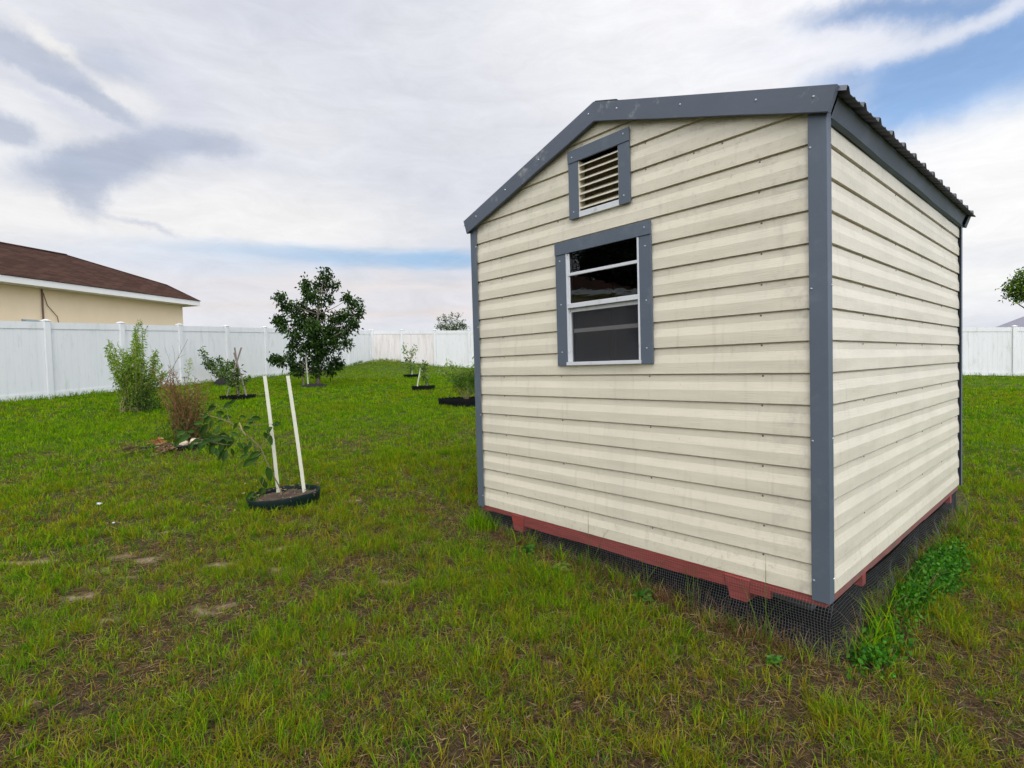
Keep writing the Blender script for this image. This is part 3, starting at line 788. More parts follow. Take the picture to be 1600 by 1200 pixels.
vs = [hp(*p) for p in (e1, e4, R2, R1, Mh, e2, Mb, R1b, R2b, e3)]
b.add(vs, [(0, 4, 3, 2, 1), (0, 5, 6, 4), (4, 6, 7, 3), (5, 9, 8, 7, 6), (1, 2, 8, 9), (2, 3, 7, 8)])
# shingle coordinates: rows parallel to the eave
roof_o = b.build('roof', M_shingle, house)
ang = math.atan2(FV[1], FV[0])
sh_map.inputs['Rotation'].default_value = (0, 0, -ang)
b = MB(); b.tube([hp(-1.40, 3.50, 5.70), hp(-Lh+4, 3.50, 5.72)], .035, 5); b.tube([hp(ve, -ov, 4.03), hp(.49, 1.2, 4.75), hp(-1.45, 3.52, 5.70)], .02, 5); b.build('ridge_cap', M_shingle, house)
b = MB(); b.tube([hp(-4.67, -.03, 3.84), hp(-4.68, -.04, 3.0), hp(-4.60, -.04, 2.6), hp(-4.6, -.04, 1.5)], .022, 6); b.build('conduit', M_pipe, house)
b = MB(); b.tube([hp(-4.64, -.025, 3.75), hp(-4.55, -.03, 3.4), hp(-4.30, -.03, 3.1), hp(-4.22, -.03, 2.5)], .010, 5); b.build('cable', M_pipe, house)
b = MB(); A_ = HB
b.add([hp(-5.2, -.16, 2.4), hp(-4.82, -.16, 2.4), hp(-4.82, 0, 2.4), hp(-5.2, 0, 2.4), hp(-5.2, -.16, 2.93), hp(-4.82, -.16, 2.93), hp(-4.82, 0, 2.97), hp(-5.2, 0, 2.97)],
      [(0, 3, 2, 1), (4, 5, 6, 7), (0, 1, 5, 4), (1, 2, 6, 5), (3, 0, 4, 7)]); b.build('meter_box', M_box, house, bevel=.01)
def small_house(name, x, y, rz, L_, D_, zg, ze_, zr, m_roof, label):
    h = empty(name, (x, y, zg), rz, label, 'house')
    b = MB(); b.box(-L_/2, L_/2, -D_/2, D_/2, 0, ze_); b.build('wall', M_stucco, h)
    b = MB(); o_ = .5
    b.add([(-L_/2-o_, -D_/2-o_, ze_), (L_/2+o_, -D_/2-o_, ze_), (L_/2+o_, D_/2+o_, ze_), (-L_/2-o_, D_/2+o_, ze_), (-L_/2+D_/2, 0, zr), (L_/2-D_/2, 0, zr)],
          [(0, 1, 5, 4), (1, 2, 5), (2, 3, 4, 5), (3, 0, 4), (0, 3, 2, 1)]); b.build('roof', m_roof, h)
small_house('brown_roof_house', -43.8, 15.2, 1.9, 4.6, 4.4, 1.6, 2.9, 3.75, M_brownroof, 'far brown roof tip just above the fence, left of the dark tree')
small_house('grey_roof_house', 2.3, 59.5, .08, 15.5, 9, .8, 2.45, 4.9, M_greyroof, 'far house with a grey roof just above the fence at the right edge')

# ------------------------------------------------------------------ plants
def facing(x, y): return math.atan2(y-CAM.y, x-CAM.x)-math.pi/2     # local X runs across the view from the yard, local Y away
def leafmesh(P, D, L, Wd, cols, r, fold=.35, droop=0.0):
    """P (n,3) bases, D (n,3) unit directions; four-vertex folded leaves."""
    n = len(P); up = r.normal(size=(n, 3)); S = np.cross(D, up); S /= np.linalg.norm(S, axis=1, keepdims=True)+1e-9; Nn = np.cross(S, D)
    L = np.asarray(L).reshape(-1, 1)*np.ones((n, 1)); Wd = np.asarray(Wd).reshape(-1, 1)*np.ones((n, 1))
    mid = P+D*L*.45
    a = mid+S*Wd*.5+Nn*Wd*fold*.5; c = mid-S*Wd*.5+Nn*Wd*fold*.5; tip = P+D*L; tip[:, 2] -= (droop*L[:, 0])
    V = np.stack([P, a, tip, c], 1).reshape(-1, 3); i = np.arange(n)*4
    T = np.concatenate([np.stack([i, i+1, i+2], 1), np.stack([i, i+2, i+3], 1)])
    return V, T, np.repeat(cols, 4, axis=0)
def palette(n, r, cols, wts=None, jit=.18):
    cols = np.array(cols); k = r.choice(len(cols), n, p=wts); c = cols[k]*(1+r.normal(size=(n, 1))*jit); return np.clip(c, .003, .8)
def rdir(n, r, up=0.0, flat=1.0):
    d = r.normal(size=(n, 3)); d[:, 2] = d[:, 2]*flat+up; return d/np.linalg.norm(d, axis=1, keepdims=True)
def foliage(root, name, blobs, per_m3, L, Wd, cols, r, mat_=None, up=-.15, wts=None, clump=.06, squash=1.0, minn=12):
    Ps = []
    for (x, y, z, rad) in blobs:
        n = max(minn, int(per_m3*4.19*rad**3)); nc = max(3, n//9)
        d = rdir(nc, r); cr = rad*r.random(nc)**(1/2.4); c = d*cr[:, None]*np.array([1, 1, squash])+np.array([x, y, z])
        k = r.integers(0, nc, n); Ps.append(c[k]+r.normal(size=(n, 3))*clump)
    P = np.concatenate(Ps); n = len(P)
    V, T, cc = leafmesh(P, rdir(n, r, up), L*(.7+.6*r.random(n)), Wd*(.7+.6*r.random(n)), palette(n, r, cols, wts), r, droop=.2)
    return link(name, tri_mesh(name, V, T, cc), mat_ or M_leaf, root)
def bez(p, q, bend, n=6):
    p = Vector(p); q = Vector(q); b = Vector(bend); return [p.lerp(q, t)+b*(4*t*(1-t)) for t in [i/n for i in range(n+1)]]

# --- dark spreading tree
r = np.random.default_rng(11); tx, ty = -14.91, 3.80; tz = float(gh(tx, ty))
tree = empty('shade_tree', (tx, ty, tz), facing(tx, ty), 'dense dark green young tree, tallest in the yard, staked and mulched near the left fence', 'tree')
TB = [(515,432,13),(527,444,11),(508,448,10),(487,446,7),(490,458,8),(450,468,8),(458,482,10),(470,490,12),(480,478,11),(497,470,13),(517,470,11),(558,478,11),(549,468,8),(545,497,13),(566,492,8),
      (530,500,14),(500,497,17),(478,505,14),(455,512,10),(446,500,7),(470,525,12),(495,522,18),(522,522,17),(545,520,11),(556,510,8),(502,545,18),(480,545,13),(524,542,13),(542,540,7),(464,540,7),
      (438,562,5),(446,566,7),(460,560,8),(468,573,9),(485,566,13),(505,568,13),(524,566,8),(532,572,6),(497,580,8),(472,582,7),(519,582,6)]
S_ = 52.6; blobs = []
for px, py, rr in TB:
    blobs.append(((px-499)/S_, r.normal()*.22*min(1.5, rr/10), (606-py)/S_, rr/S_*.92))
b = MB(); top = blobs[0]
spine = [(.0, 0, -.05), (.02, 0, .5), (.0, .03, 1.1), (.04, 0, 1.8), (.12, .02, 2.5), (.28, 0, 3.2)]
b.tube(spine, [.062, .05, .045, .035, .022, .01], 8)
trk = b.build('trunk', M_bark, tree, smooth=True)
b = MB()
for (x, y, z, rad) in blobs[1:]:
    h0 = max(.42, min(z-.15-.35*abs(x), 2.9)); sx_ = .0 if h0 < 1.8 else (h0-1.8)*.18
    b.tube(bez((sx_, 0, h0), (x, y, z), (0, 0, -.05)), [.022, .018, .015, .012, .009, .006, .004], 5)
b.build('limbs', M_bark, tree)
foliage(tree, 'crown', blobs, 5200, .120, .048, [(.013, .034, .005), (.021, .052, .007), (.035, .080, .009), (.08, .14, .018)], r, wts=[.35, .35, .22, .08], clump=.058, minn=170)
# --- two support stakes and mulch by the tree
def stake(x, y, pts, w, m, label, group=None, cat='stake', name='support_stake'):
    z = float(gh(x, y)); o_ = MB(); rz = facing(x, y)
    P = [Vector(p) for p in pts]
    o_.tube(P, w, 4); o = o_.build(name, m, None); o.location = (x, y, z); o.rotation_euler = (0, 0, rz)
    return tag(o, label, cat, group)
stake(-15.02, 3.42, [(0, 0, -.1), (.0, 0, .66)], .022, M_stakeg, 'short grey wooden stake at the left of the dark tree trunk', 'stakes by the dark tree')
stake(-14.92, 3.50, [(.02, 0, -.1), (-.02, 0, .98)], .020, M_stakew, 'pale stake with a white foot, next to the dark tree trunk', 'stakes by the dark tree')
def mulch_bed(x, y, rx, ry, label, h=.07, m=M_mulch, cat='mulch bed', name='mulch_bed', seed=1, group=None):
    rr_ = random.Random(seed); me_ = MB(); K = 40; rings = 5; vs = [(0, 0, h)]; fs = []
    for i in range(1, rings+1):
        t = i/rings
        for k in range(K):
            a = 2*math.pi*k/K; jit = 1+(rr_.uniform(-.07, .07) if i == rings else rr_.uniform(-.02, .02))
            vs.append((math.cos(a)*rx*t*jit, math.sin(a)*ry*t*jit, h*(1-t**3)+rr_.uniform(-.012, .012)-(.03 if i == rings else 0)))
    for k in range(K): fs.append((0, 1+k, 1+(k+1) % K))
    for i in range(rings-1):
        for k in range(K): a = 1+i*K+k; b_ = 1+i*K+(k+1) % K; fs.append((a, a+K, b_+K, b_))
    me_.add(vs, fs); o = me_.build(name, m, None); o.location = (x, y, float(gh(x, y))); o.rotation_euler = (0, 0, facing(x, y))
    return tag(o, label, cat, group)
mulch_bed(-14.88, 3.68, .50, .36, 'black mulch bed at the foot of the dark tree', .09, seed=3)

def edging(x, y, rx, ry, h, label, soil=True, scallop=0.0, seed=1, m=M_edge, tilt=0.0, group='black edging rings around the young plants', sm=M_soil, sink=.03):
    """Low plastic ring with a rolled lip, stakes down one side lower."""
    root = empty('garden_edging', (x, y, float(gh(x, y))), facing(x, y), label, 'garden edging', group)
    rr_ = random.Random(seed); b = MB(); K = 64; prof = [(-.0, -sink), (.004, h*.55), (.012, h), (.004, h+.008), (-.006, h), (-.012, h*.5), (-.014, -sink)]
    n = len(prof); vs = []; fs = []
    for k in range(K):
        a = 2*math.pi*k/K; sc_ = 1+scallop*math.cos(a*26)*.3
        wob = 1+.025*math.sin(3*a+seed)+.015*math.sin(7*a)
        for d, z in prof:
            zz = z*(1+scallop*math.cos(a*26)) if z > 0 else z
            tz_ = tilt*math.cos(a)
            vs.append((math.cos(a)*(rx*wob*sc_+d), math.sin(a)*(ry*wob*sc_+d), zz+tz_))
    for k in range(K):
        k2 = (k+1) % K
        for j in range(n-1): fs.append((k*n+j, k2*n+j, k2*n+j+1, k*n+j+1))
    b.add(vs, fs); b.build('edging_ring', m, root, smooth=True)
    if soil:
        b = MB(); vs = [(0, 0, h*.75)]; K2 = 40; R3 = 6
        for i in range(1, R3+1):
            t = i/R3
            for k in range(K2):
                a = 2*math.pi*k/K2; vs.append((math.cos(a)*(rx-.006)*t, math.sin(a)*(ry-.006)*t, h*(.72-.1*t)+rr_.uniform(-.012, .014)+tilt*math.cos(a)*t))
        fs = [(0, 1+k, 1+(k+1) % K2) for k in range(K2)]
        for i in range(R3-1):
            for k in range(K2): a = 1+i*K2+k; b_ = 1+i*K2+(k+1) % K2; fs.append((a, a+K2, b_+K2, b_))
        b.add(vs, fs); b.build('soil', sm, root)
    return root
# --- leafy litter piles
def litter(x, y, rx, ry, n, cols, label, cat, size=.05, name='leaf_litter', seed=4, kind=None, h=.03, mat_=None, thin=.45):
    r = np.random.default_rng(seed); P = np.stack([r.normal(size=n)*rx*.5, r.normal(size=n)*ry*.5, r.random(n)*h+.01], 1)
    g = gh(P[:, 0]*1+x, P[:, 1]+y)-float(gh(x, y)); P[:, 2] += g
    V, T, cc = leafmesh(P, rdir(n, r, 0, .25), size*(.6+.8*r.random(n)), size*thin*(.6+.8*r.random(n)), palette(n, r, cols), r)
    o = link(name, tri_mesh(name, V, T, cc), mat_ or M_leafs); o.location = (x, y, float(gh(x, y)))
    return tag(o, label, cat, kind=kind)

# --- foreground sapling with two cream stakes
edging(-3.93, -.96, .285, .27, .085, 'dark green plastic edging ring round the sapling between the two cream stakes', seed=2, scallop=.02, tilt=.012)
def flatstake(x, y, tipx, tipz, w, d, label, grp):
    z = float(gh(x, y)); b = MB(); n = 8; rz = facing(x, y)
    pr = None
    for i in range(n):
        t0, t1 = i/n, (i+1)/n
        x0 = tipx*t0+.006*math.sin(t0*3); x1 = tipx*t1+.006*math.sin(t1*3); z0 = -.1+(tipz+.1)*t0; z1 = -.1+(tipz+.1)*t1
        b.hexa([(x0-w, -d, z0), (x0+w, -d, z0), (x0+w, d, z0), (x0-w, d, z0), (x1-w, -d, z1), (x1+w, -d, z1), (x1+w, d, z1), (x1-w, d, z1)])
    me_ = b.mesh('s'); bm = bmesh.new(); bm.from_mesh(me_); bmesh.ops.remove_doubles(bm, verts=bm.verts, dist=1e-5); bm.to_mesh(me_); bm.free()
    o = link('plant_stake', me_, M_stakew); o.location = (x, y, z); o.rotation_euler = (0, 0, rz); return tag(o, label, 'stake', grp)
flatstake(-4.13, -.93, -.078, 1.085, .0145, .009, 'cream painted stake with the sapling stem leaning against it, left one of the pair', 'pair of cream stakes in the near ring')
flatstake(-3.90, -.78, -.108, 1.09, .0145, .009, 'bare cream painted stake standing at the right of the sapling', 'pair of cream stakes in the near ring')
sx0, sy0 = -4.02, -1.03; sz0 = float(gh(sx0, sy0)); SS = 180.0
sap = empty('leafy_sapling', (sx0, sy0, sz0), facing(sx0, sy0), 'thin leafy sapling arching to the left beside two cream stakes', 'sapling')
def q(px, py, dep=0.0): return ((px-428)/SS, dep, (784-py)/SS)
b = MB()
b.tube([q(441, 765), q(434, 748, .01), q(427, 732), q(421, 714), q(415, 697), q(403, 683, -.02), q(393, 671, -.03), q(376, 656, -.05), q(356, 646, -.06), q(338, 640, -.08)], [.0065, .006, .0055, .0055, .005, .0045, .004, .0035, .003, .0015], 6)
b.tube([q(441, 765), q(442, 775), q(440, 790)], [.0065, .007, .007], 6)
trunk = b.build('stem', M_stem, sap, smooth=True)
b = MB()
br = [[(415,697),(403,692),(385,691),(365,688),(345,682)], [(403,683),(385,682),(368,676),(352,672)], [(393,671),(400,660),(404,651)], [(415,697),(424,688),(430,678),(425,668)],
      [(418,705),(408,712),(398,711)], [(376,656),(372,646),(374,632)], [(376,656),(366,652),(360,642)], [(421,714),(415,722),(403,718)], [(421,714),(426,728),(427,738)],
      [(365,688),(352,683),(330,676),(308,668)], [(424,731),(418,748),(413,762)], [(404,663),(425,662),(437,664)], [(345,682),(330,684),(318,678)]]
for k, pl in enumerate(br):
    d_ = (k % 3-1)*.05; b.tube([q(px, py, d_*i/len(pl)) for i, (px, py) in enumerate(pl)], [.0032]+[.0022]*(len(pl)-2)+[.0012], 5)
b.build('twigs', M_stem, sap)
b = MB(); b.tube([q(388, 657, -.02), q(391, 668, -.03), q(396, 677, -.03)], [.005, .007, .006], 6); b.build('bare_stub', M_cane, sap)
LV = [(373,628,12,-2.9,0),(353,633,11,-2.7,0),(362,641,12,2.7,0),(346,646,12,-2.6,0),(336,652,10,2.9,0),(342,662,14,-2.2,0),(360,665,11,-1.9,0),(371,647,12,.4,0),(392,649,9,.1,0),(411,649,13,0.2,0),(398,664,11,.3,0),
      (382,672,10,-.4,0),(404,659,9,.6,0),(428,684,14,-1.3,1),(407,706,15,-2.6,1),(399,716,17,-2.6,1),(424,737,18,-1.5,1),(415,752,13,-1.6,1),(413,766,12,-1.9,1),(401,772,18,-2.5,0),(396,697,12,-1.7,1),(393,709,11,-2.8,0),
      (388,690,11,-.6,1),(376,686,14,-2.0,0),(365,690,18,-2.0,0),(356,683,17,-2.5,0),(350,692,15,-1.9,0),(344,680,15,-2.8,0),(360,675,16,3.0,0),(372,680,13,-.3,0),(338,688,12,-2.2,0),(329,680,12,2.9,0),(318,672,15,-2.7,0),
      (309,667,13,2.6,0),(306,678,12,-2.4,0),(323,688,11,-2.0,0),(366,702,15,-2.1,0),(437,664,9,.2,0),(441,661,9,-.4,0),(429,671,12,.8,1),(384,661,9,-2.1,0),(326,664,9,2.8,0),(348,671,11,.1,0),(357,697,12,-1.2,0),(377,699,9,-1.5,0)]
def bigleaf(b, base, ang, L, dep, r_):
    # blade of six stations, folded along the midrib and arching
    d = Vector((math.cos(ang), r_.uniform(-.5, .5), math.sin(ang))); d.normalize()
    side = d.cross(Vector((r_.uniform(-.3, .3), -1, r_.uniform(-.2, .6)))); side.normalize(); nn = side.cross(d)
    ws = [0.02, .26, .36, .33, .2, 0.0]; vs = []
    for i, w in enumerate(ws):
        t = i/5; c = Vector(base)+d*L*t-Vector((0, 0, 1))*L*.22*t*t
        vs += [tuple(c+side*w*L*.72+nn*w*L*.22), tuple(c), tuple(c-side*w*L*.72+nn*w*L*.22)]
    fs = []
    for i in range(5):
        for j in (0, 1): a = i*3+j; fs.append((a, a+1, a+4, a+3))
    b.add(vs, fs)
r_ = random.Random(5)
bl = MB()
for (px, py, L_, ang, fr) in LV:
    for rep in range(2 if L_ > 10 else 1):
        px2 = px+(r_.uniform(-7, 7) if rep else 0); py2 = py+(r_.uniform(-5, 5) if rep else 0)
        bs = q(px2-math.cos(ang)*L_*.5, py2+math.sin(ang)*L_*.5, r_.uniform(-.10, .08)); bigleaf(bl, bs, ang+r_.uniform(-.25, .25), L_/SS*(1.15 if not rep else .85), 0, r_)
M_bigleaf = mat('dark_leaf', (.030, .070, .008), rough=.6, var=.5, vscale=9, spec=.10)
bl.build('leaves', M_bigleaf, sap)
litter(-3.93, -.96, .34, .30, 90, [(.22, .15, .09), (.30, .22, .14), (.10, .06, .04)], 'dry leaves lying inside the edging ring of the sapling', 'leaf litter', .03, seed=8, h=.05).location.z += .07

# --- clump shrubs made of canes
def cane_shrub(x, y, label, name, W_, H_, ncane, cane_m, leaf_cols, nleaf, leafL, tops, seed, leafW=.25, low=None, wts=None, lean=.35, leafm=None, zmin=.12, cat='shrub'):
    r = np.random.default_rng(seed); root = empty(name, (x, y, float(gh(x, y))), facing(x, y), label, cat)
    b = MB(); lp = []
    for i in range(ncane):
        a = r.random()*6.283; rad = W_*.28*math.sqrt(r.random()); bx, by = rad*math.cos(a), rad*math.sin(a)*.8
        tx_, th, tw = tops[r.integers(0, len(tops))]
        ex = tx_+r.normal()*tw; ey = by+r.normal()*W_*.22; ez = th*(.55+.45*r.random()**.6)
        n = 7; pts = []
        for k in range(n+1):
            t = k/n; pts.append((bx+(ex-bx)*t**1.25+r.normal()*.008, by+(ey-by)*t**1.2+r.normal()*.008, ez*t-.03*(1-t)))
        b.tube(pts, [.0045*(1-.75*k/n)+.0008 for k in range(n+1)], 4)
        P = np.array(pts); m_ = int(nleaf/ncane)
        t = zmin+(1-zmin)*r.random(m_)**.85; idx = np.clip((t*n).astype(int), 0, n-1); f = (t*n-idx)[:, None]
        lp.append(P[idx]*(1-f)+P[idx+1]*f+r.normal(size=(m_, 3))*leafL*.55*(1.25-t[:, None]))
    b.build('canes', cane_m, root)
    P = np.concatenate(lp); n = len(P)
    if low is not None:
        cl, nl, hx, hz, cx = low
        Q = np.stack([cx+r.normal(size=nl)*hx, r.normal(size=nl)*W_*.22, np.abs(r.normal(size=nl))*hz+.02], 1)
        Pn = np.concatenate([P, Q]); cc = np.concatenate([palette(n, r, leaf_cols, wts), palette(nl, r, cl)])
        P = Pn; n = len(P)
    else: cc = palette(n, r, leaf_cols, wts)
    D = rdir(n, r, .35); V, T, c2 = leafmesh(P, D, leafL*(.6+.8*r.random(n)), leafL*leafW*(.7+.6*r.random(n)), cc, r, droop=.1)
    link('leaves', tri_mesh('leaves', V, T, c2), leafm or M_leafs, root)
    return root
cane_shrub(-11.91, -1.05, 'bushy bright green bamboo-like shrub in front of the left fence', 'bamboo_shrub', 1.0, 1.6, 75, M_cane,
           [(.14, .24, .012), (.20, .32, .02), (.32, .42, .07), (.07, .14, .012)], 9500, .064, [(-.32, 1.50, .06), (-.22, 1.30, .10), (.10, 1.85, .035), (.12, 1.62, .07), (.34, 1.20, .08), (0, 1.2, .16), (.40, .9, .09)], 21,
           low=([(.02, .055, .012), (.035, .09, .02)], 1700, .16, .30, .15), wts=[.35, .3, .15, .2])
cane_shrub(-7.66, -.98, 'reddish brown half-dried shrub with canes and a little green, beside two tan rocks', 'dry_shrub', .5, 1.1, 60, M_dry,
           [(.20, .085, .035), (.26, .14, .05), (.13, .17, .03), (.30, .23, .09)], 3200, .042, [(-.14, 1.05, .10), (-.02, 1.02, .10), (.13, .95, .12), (-.05, .85, .16), (.16, .78, .14)], 23,
           low=([(.025, .06, .015), (.06, .12, .025), (.14, .09, .03)], 2800, .15, .26, .03), wts=[.35, .25, .25, .15])
r = np.random.default_rng(5)
# a greener leader in the dry shrub is part of it
dry = [o for o in C.objects if o.name == 'dry_shrub'][0]
P = np.stack([.07+r.normal(size=170)*.022, r.normal(size=170)*.02, .45+r.random(170)*.68], 1)
V, T, cc = leafmesh(P, rdir(170, r, .5), .045, .014, palette(170, r, [(.24, .30, .08), (.34, .36, .14)]), r); link('green_shoot', tri_mesh('green_shoot', V, T, cc), M_leafs, dry)
edging(-7.32, -1.02, .46, .34, .035, 'sunken dark edging ring holding soil under the reddish shrub', seed=6, tilt=.03)
def rock(x, y, s, label, seed):
    r_ = random.Random(seed); bm = bmesh.new(); bmesh.ops.create_icosphere(bm, subdivisions=3, radius=1)
    dirs = [Vector((r_.gauss(0, 1), r_.gauss(0, 1), r_.gauss(0, 1))).normalized() for _ in range(9)]
    for v in bm.verts:
        p = v.co.normalized(); m_ = 1.0
        for d in dirs:
            k = p.dot(d)
            if k > .62: m_ = min(m_, .72/k)
        v.co = Vector((p.x*s[0], p.y*s[1], p.z*s[2]))*m_
    me_ = bpy.data.meshes.new('rock'); bm.to_mesh(me_); bm.free(); o = link('rock', me_, M_rock); o.location = (x, y, float(gh(x, y))+s[2]*.55); o.rotation_euler = (r_.uniform(-.3, .3), r_.uniform(-.3, .3), r_.uniform(0, 6))
    return tag(o, label, 'rock', 'tan rocks by the reddish shrub')
rock(-7.30, -1.10, (.075, .06, .06), 'low tan rock at the left of the pair under the reddish shrub', 1)
rock(-7.25, -.96, (.095, .06, .075), 'taller pointed tan rock under the reddish shrub', 5)
# shallow tray with orange leaves, spilled brown debris
tray = edging(-7.46, -1.33, .25, .15, .03, 'small dark tray of orange leaves at the left of the sunken edging ring', seed=9, tilt=.01, group=None)
tray.name = 'plant_tray'; tray['category'] = 'tray'
litter(-7.46, -1.31, .13, .09, 45, [(.50, .20, .07), (.42, .24, .12), (.25, .10, .05)], 'orange fallen leaves lying in the small dark tray', 'leaf litter', .06, seed=10, h=.06).location.z += .03
litter(-6.98, -1.33, .17, .11, 110, [(.26, .14, .09), (.38, .25, .18), (.12, .07, .05)], 'heap of curled brown debris on the grass in front of the dark tray', 'debris pile', .06, seed=12, h=.09)
litter(-7.30, -1.62, .42, .14, 160, [(.14, .09, .05), (.22, .15, .09), (.08, .06, .03)], 'flat brown dead weeds on the grass left of the debris heap', 'leaf litter', .06, seed=14, h=.03)

# --- shrub on a dark mound by the fence
def branchy(x, y, label, name, branches, leafL, cols, nper, seed, rad=.012, stem=M_stem, leafW=.45, spread=.06, mat_=None, trunk=None, cat='shrub', wts=None):
    r = np.random.default_rng(seed); root = empty(name, (x, y, float(gh(x, y))), facing(x, y), label, cat)
    if trunk:
        b = MB(); b.tube(trunk[0], trunk[1], 7); b.build('trunk', stem, root, smooth=True)
    b = MB(); Ps = []
    for pl in branches:
        n = len(pl); b.tube(pl, [rad*(1-.8*i/(n-1)) for i in range(n)], 5)
        A = np.array(pl, float); seg = r.integers(0, n-1, nper); f = r.random((nper, 1)); w = (seg[:, None]+f)/(n-1)
        keep = r.random(nper) < (.25+.75*w[:, 0]); p = A[seg]*(1-f)+A[seg+1]*f+r.normal(size=(nper, 3))*spread; Ps.append(p[keep])
    b.build('branches', stem, root)
    P = np.concatenate(Ps); n = len(P); V, T, cc = leafmesh(P, rdir(n, r, .2), leafL*(.6+.8*r.random(n)), leafL*leafW*(.7+.6*r.random(n)), palette(n, r, cols, wts), r, droop=.15)
    link('leaves', tri_mesh('leaves', V, T, cc), mat_ or M_leafs, root); return root
G1 = [(.03, .07, .015), (.055, .11, .02), (.10, .17, .035), (.17, .24, .07)]
mulch_bed(-17.45, 1.86, .29, .25, 'domed black fabric mound under the V-shaped shrub by the left fence', .20, seed=8, cat='planting mound', name='planting_mound')
branchy(-17.50, 1.84, 'small V-shaped shrub growing from a black mound by the left fence', 'small_shrub',
        [[(0, 0, .15), (-.22, 0, .50), (-.40, .05, .82), (-.52, 0, 1.10)], [(0, 0, .15), (-.12, .1, .45), (-.26, .1, .78)], [(0, 0, .15), (.02, -.1, .5), (-.05, 0, .82)], [(0, 0, .15), (.12, .1, .4), (.22, 0, .72)],
         [(.02, 0, .15), (.22, 0, .42), (.36, .1, .68)], [(0, 0, .15), (-.3, .1, .55), (-.42, .1, .7)]], .085, G1, 260, 31, leafW=.5, spread=.05)
# --- tripod-staked sapling
edging(-12.83, 1.06, .36, .30, .10, 'black edging ring with a scalloped rim round the tripod of stakes', seed=12, scallop=.12, sm=M_mulch, m=M_ring)
tri = empty('stake_tripod', (-12.90, 1.08, float(gh(-12.9, 1.08))), facing(-12.9, 1.08), 'tripod of three crossed weathered wooden stakes over a small sapling', 'stake tripod')
for pts in ([(-.27, .10, -.05), (-.02, 0, .82), (.11, -.02, 1.22)], [(.02, .2, -.05), (.0, .02, .85), (-.03, -.02, 1.22)], [(.20, -.08, -.05), (.02, 0, .80), (-.05, .02, 1.10)]):
    b = MB(); b.tube(pts, [.018, .018, .018], 4); b.build('stake', M_stakeg, tri)
branchy(-12.93, 1.05, 'leafy young sapling tied up inside the wooden tripod', 'tied_sapling',
        [[(.03, 0, 0), (.0, 0, .5), (-.05, 0, .75)], [(0, 0, .35), (-.10, .02, .5), (-.20, .04, .62), (-.28, .0, .72)], [(0, 0, .3), (-.1, 0, .42), (-.17, 0, .45)], [(0, 0, .45), (.05, 0, .6), (.08, 0, .72)], [(.02, 0, .3), (.15, 0, .38), (.24, 0, .50)], [(0, 0, .3), (-.08, .1, .38), (-.12, .1, .5)]],
        .085, G1, 130, 33, rad=.011, spread=.05, cat='sapling', leafW=.42)
litter(-12.75, 1.55, .22, .10, 60, [(.03, .07, .02), (.05, .09, .02)], 'low dark green weed creeping on the grass right of the tripod ring', 'weed', .07, seed=16, h=.06, name='creeping_weed')
# --- two small trees toward the back corner
edging(-16.18, 7.80, .29, .26, .10, 'black edging ring of the farther small citrus tree near the back corner', seed=14, scallop=.1, sm=M_mulch, m=M_ring)
G2 = [(.06, .12, .02), (.11, .19, .035), (.18, .27, .06), (.28, .34, .12)]
branchy(-16.13, 7.72, 'farther small citrus tree with sparse leaf clusters near the back corner', 'citrus_sapling',
        [[(.03, 0, .3), (.02, 0, .7), (.05, 0, .95)], [(.0, 0, .55), (-.10, 0, .85), (-.22, 0, 1.15)], [(0, 0, .35), (-.15, 0, .50), (-.24, 0, .48)], [(.02, 0, .7), (.12, 0, .95), (.20, 0, 1.05)], [(0, 0, .4), (.10, 0, .42)], [(0, 0, .55), (-.12, .1, .65), (-.16, .1, .62)], [(0, 0, .2), (.05, 0, .3), (.02, 0, .34)]],
        .10, G2, 60, 35, rad=.010, spread=.055, trunk=([(.0, 0, 0), (.02, 0, .35), (.03, 0, .6)], [.02, .016, .012]), cat='sapling', leafW=.45)
stake(-16.10, 7.74, [(0, -.05, -.05), (.01, -.05, .24)], .016, M_stakew, 'short white stake at the foot of the farther small citrus tree')
edging(-11.92, 5.55, .30, .26, .115, 'black edging ring of the nearer small citrus tree with the leaning cream stake', seed=15, scallop=.1, sm=M_mulch, m=M_ring)
branchy(-11.88, 5.60, 'nearer small citrus tree with a cut stub beside a leaning cream stake', 'citrus_sapling',
        [[(.02, 0, .15), (-.03, 0, .45), (-.02, 0, .75)], [(-.02, 0, .5), (-.10, 0, .72)], [(-.02, 0, .5), (.04, 0, .74)], [(0, 0, .3), (-.02, .0, .42)], [(0, 0, .3), (.03, 0, .40), (.05, 0, .36)]], .085, G2, 70, 37, rad=.007, spread=.045,
        trunk=([(.05, 0, 0), (.05, 0, .1), (.04, 0, .24)], [.022, .02, .018]), cat='sapling', leafW=.5, stem=M_bark)
stake(-12.02, 5.42, [(-.03, 0, -.05), (.13, 0, .70)], .019, M_stakew, 'leaning cream stake in the nearer small citrus ring')
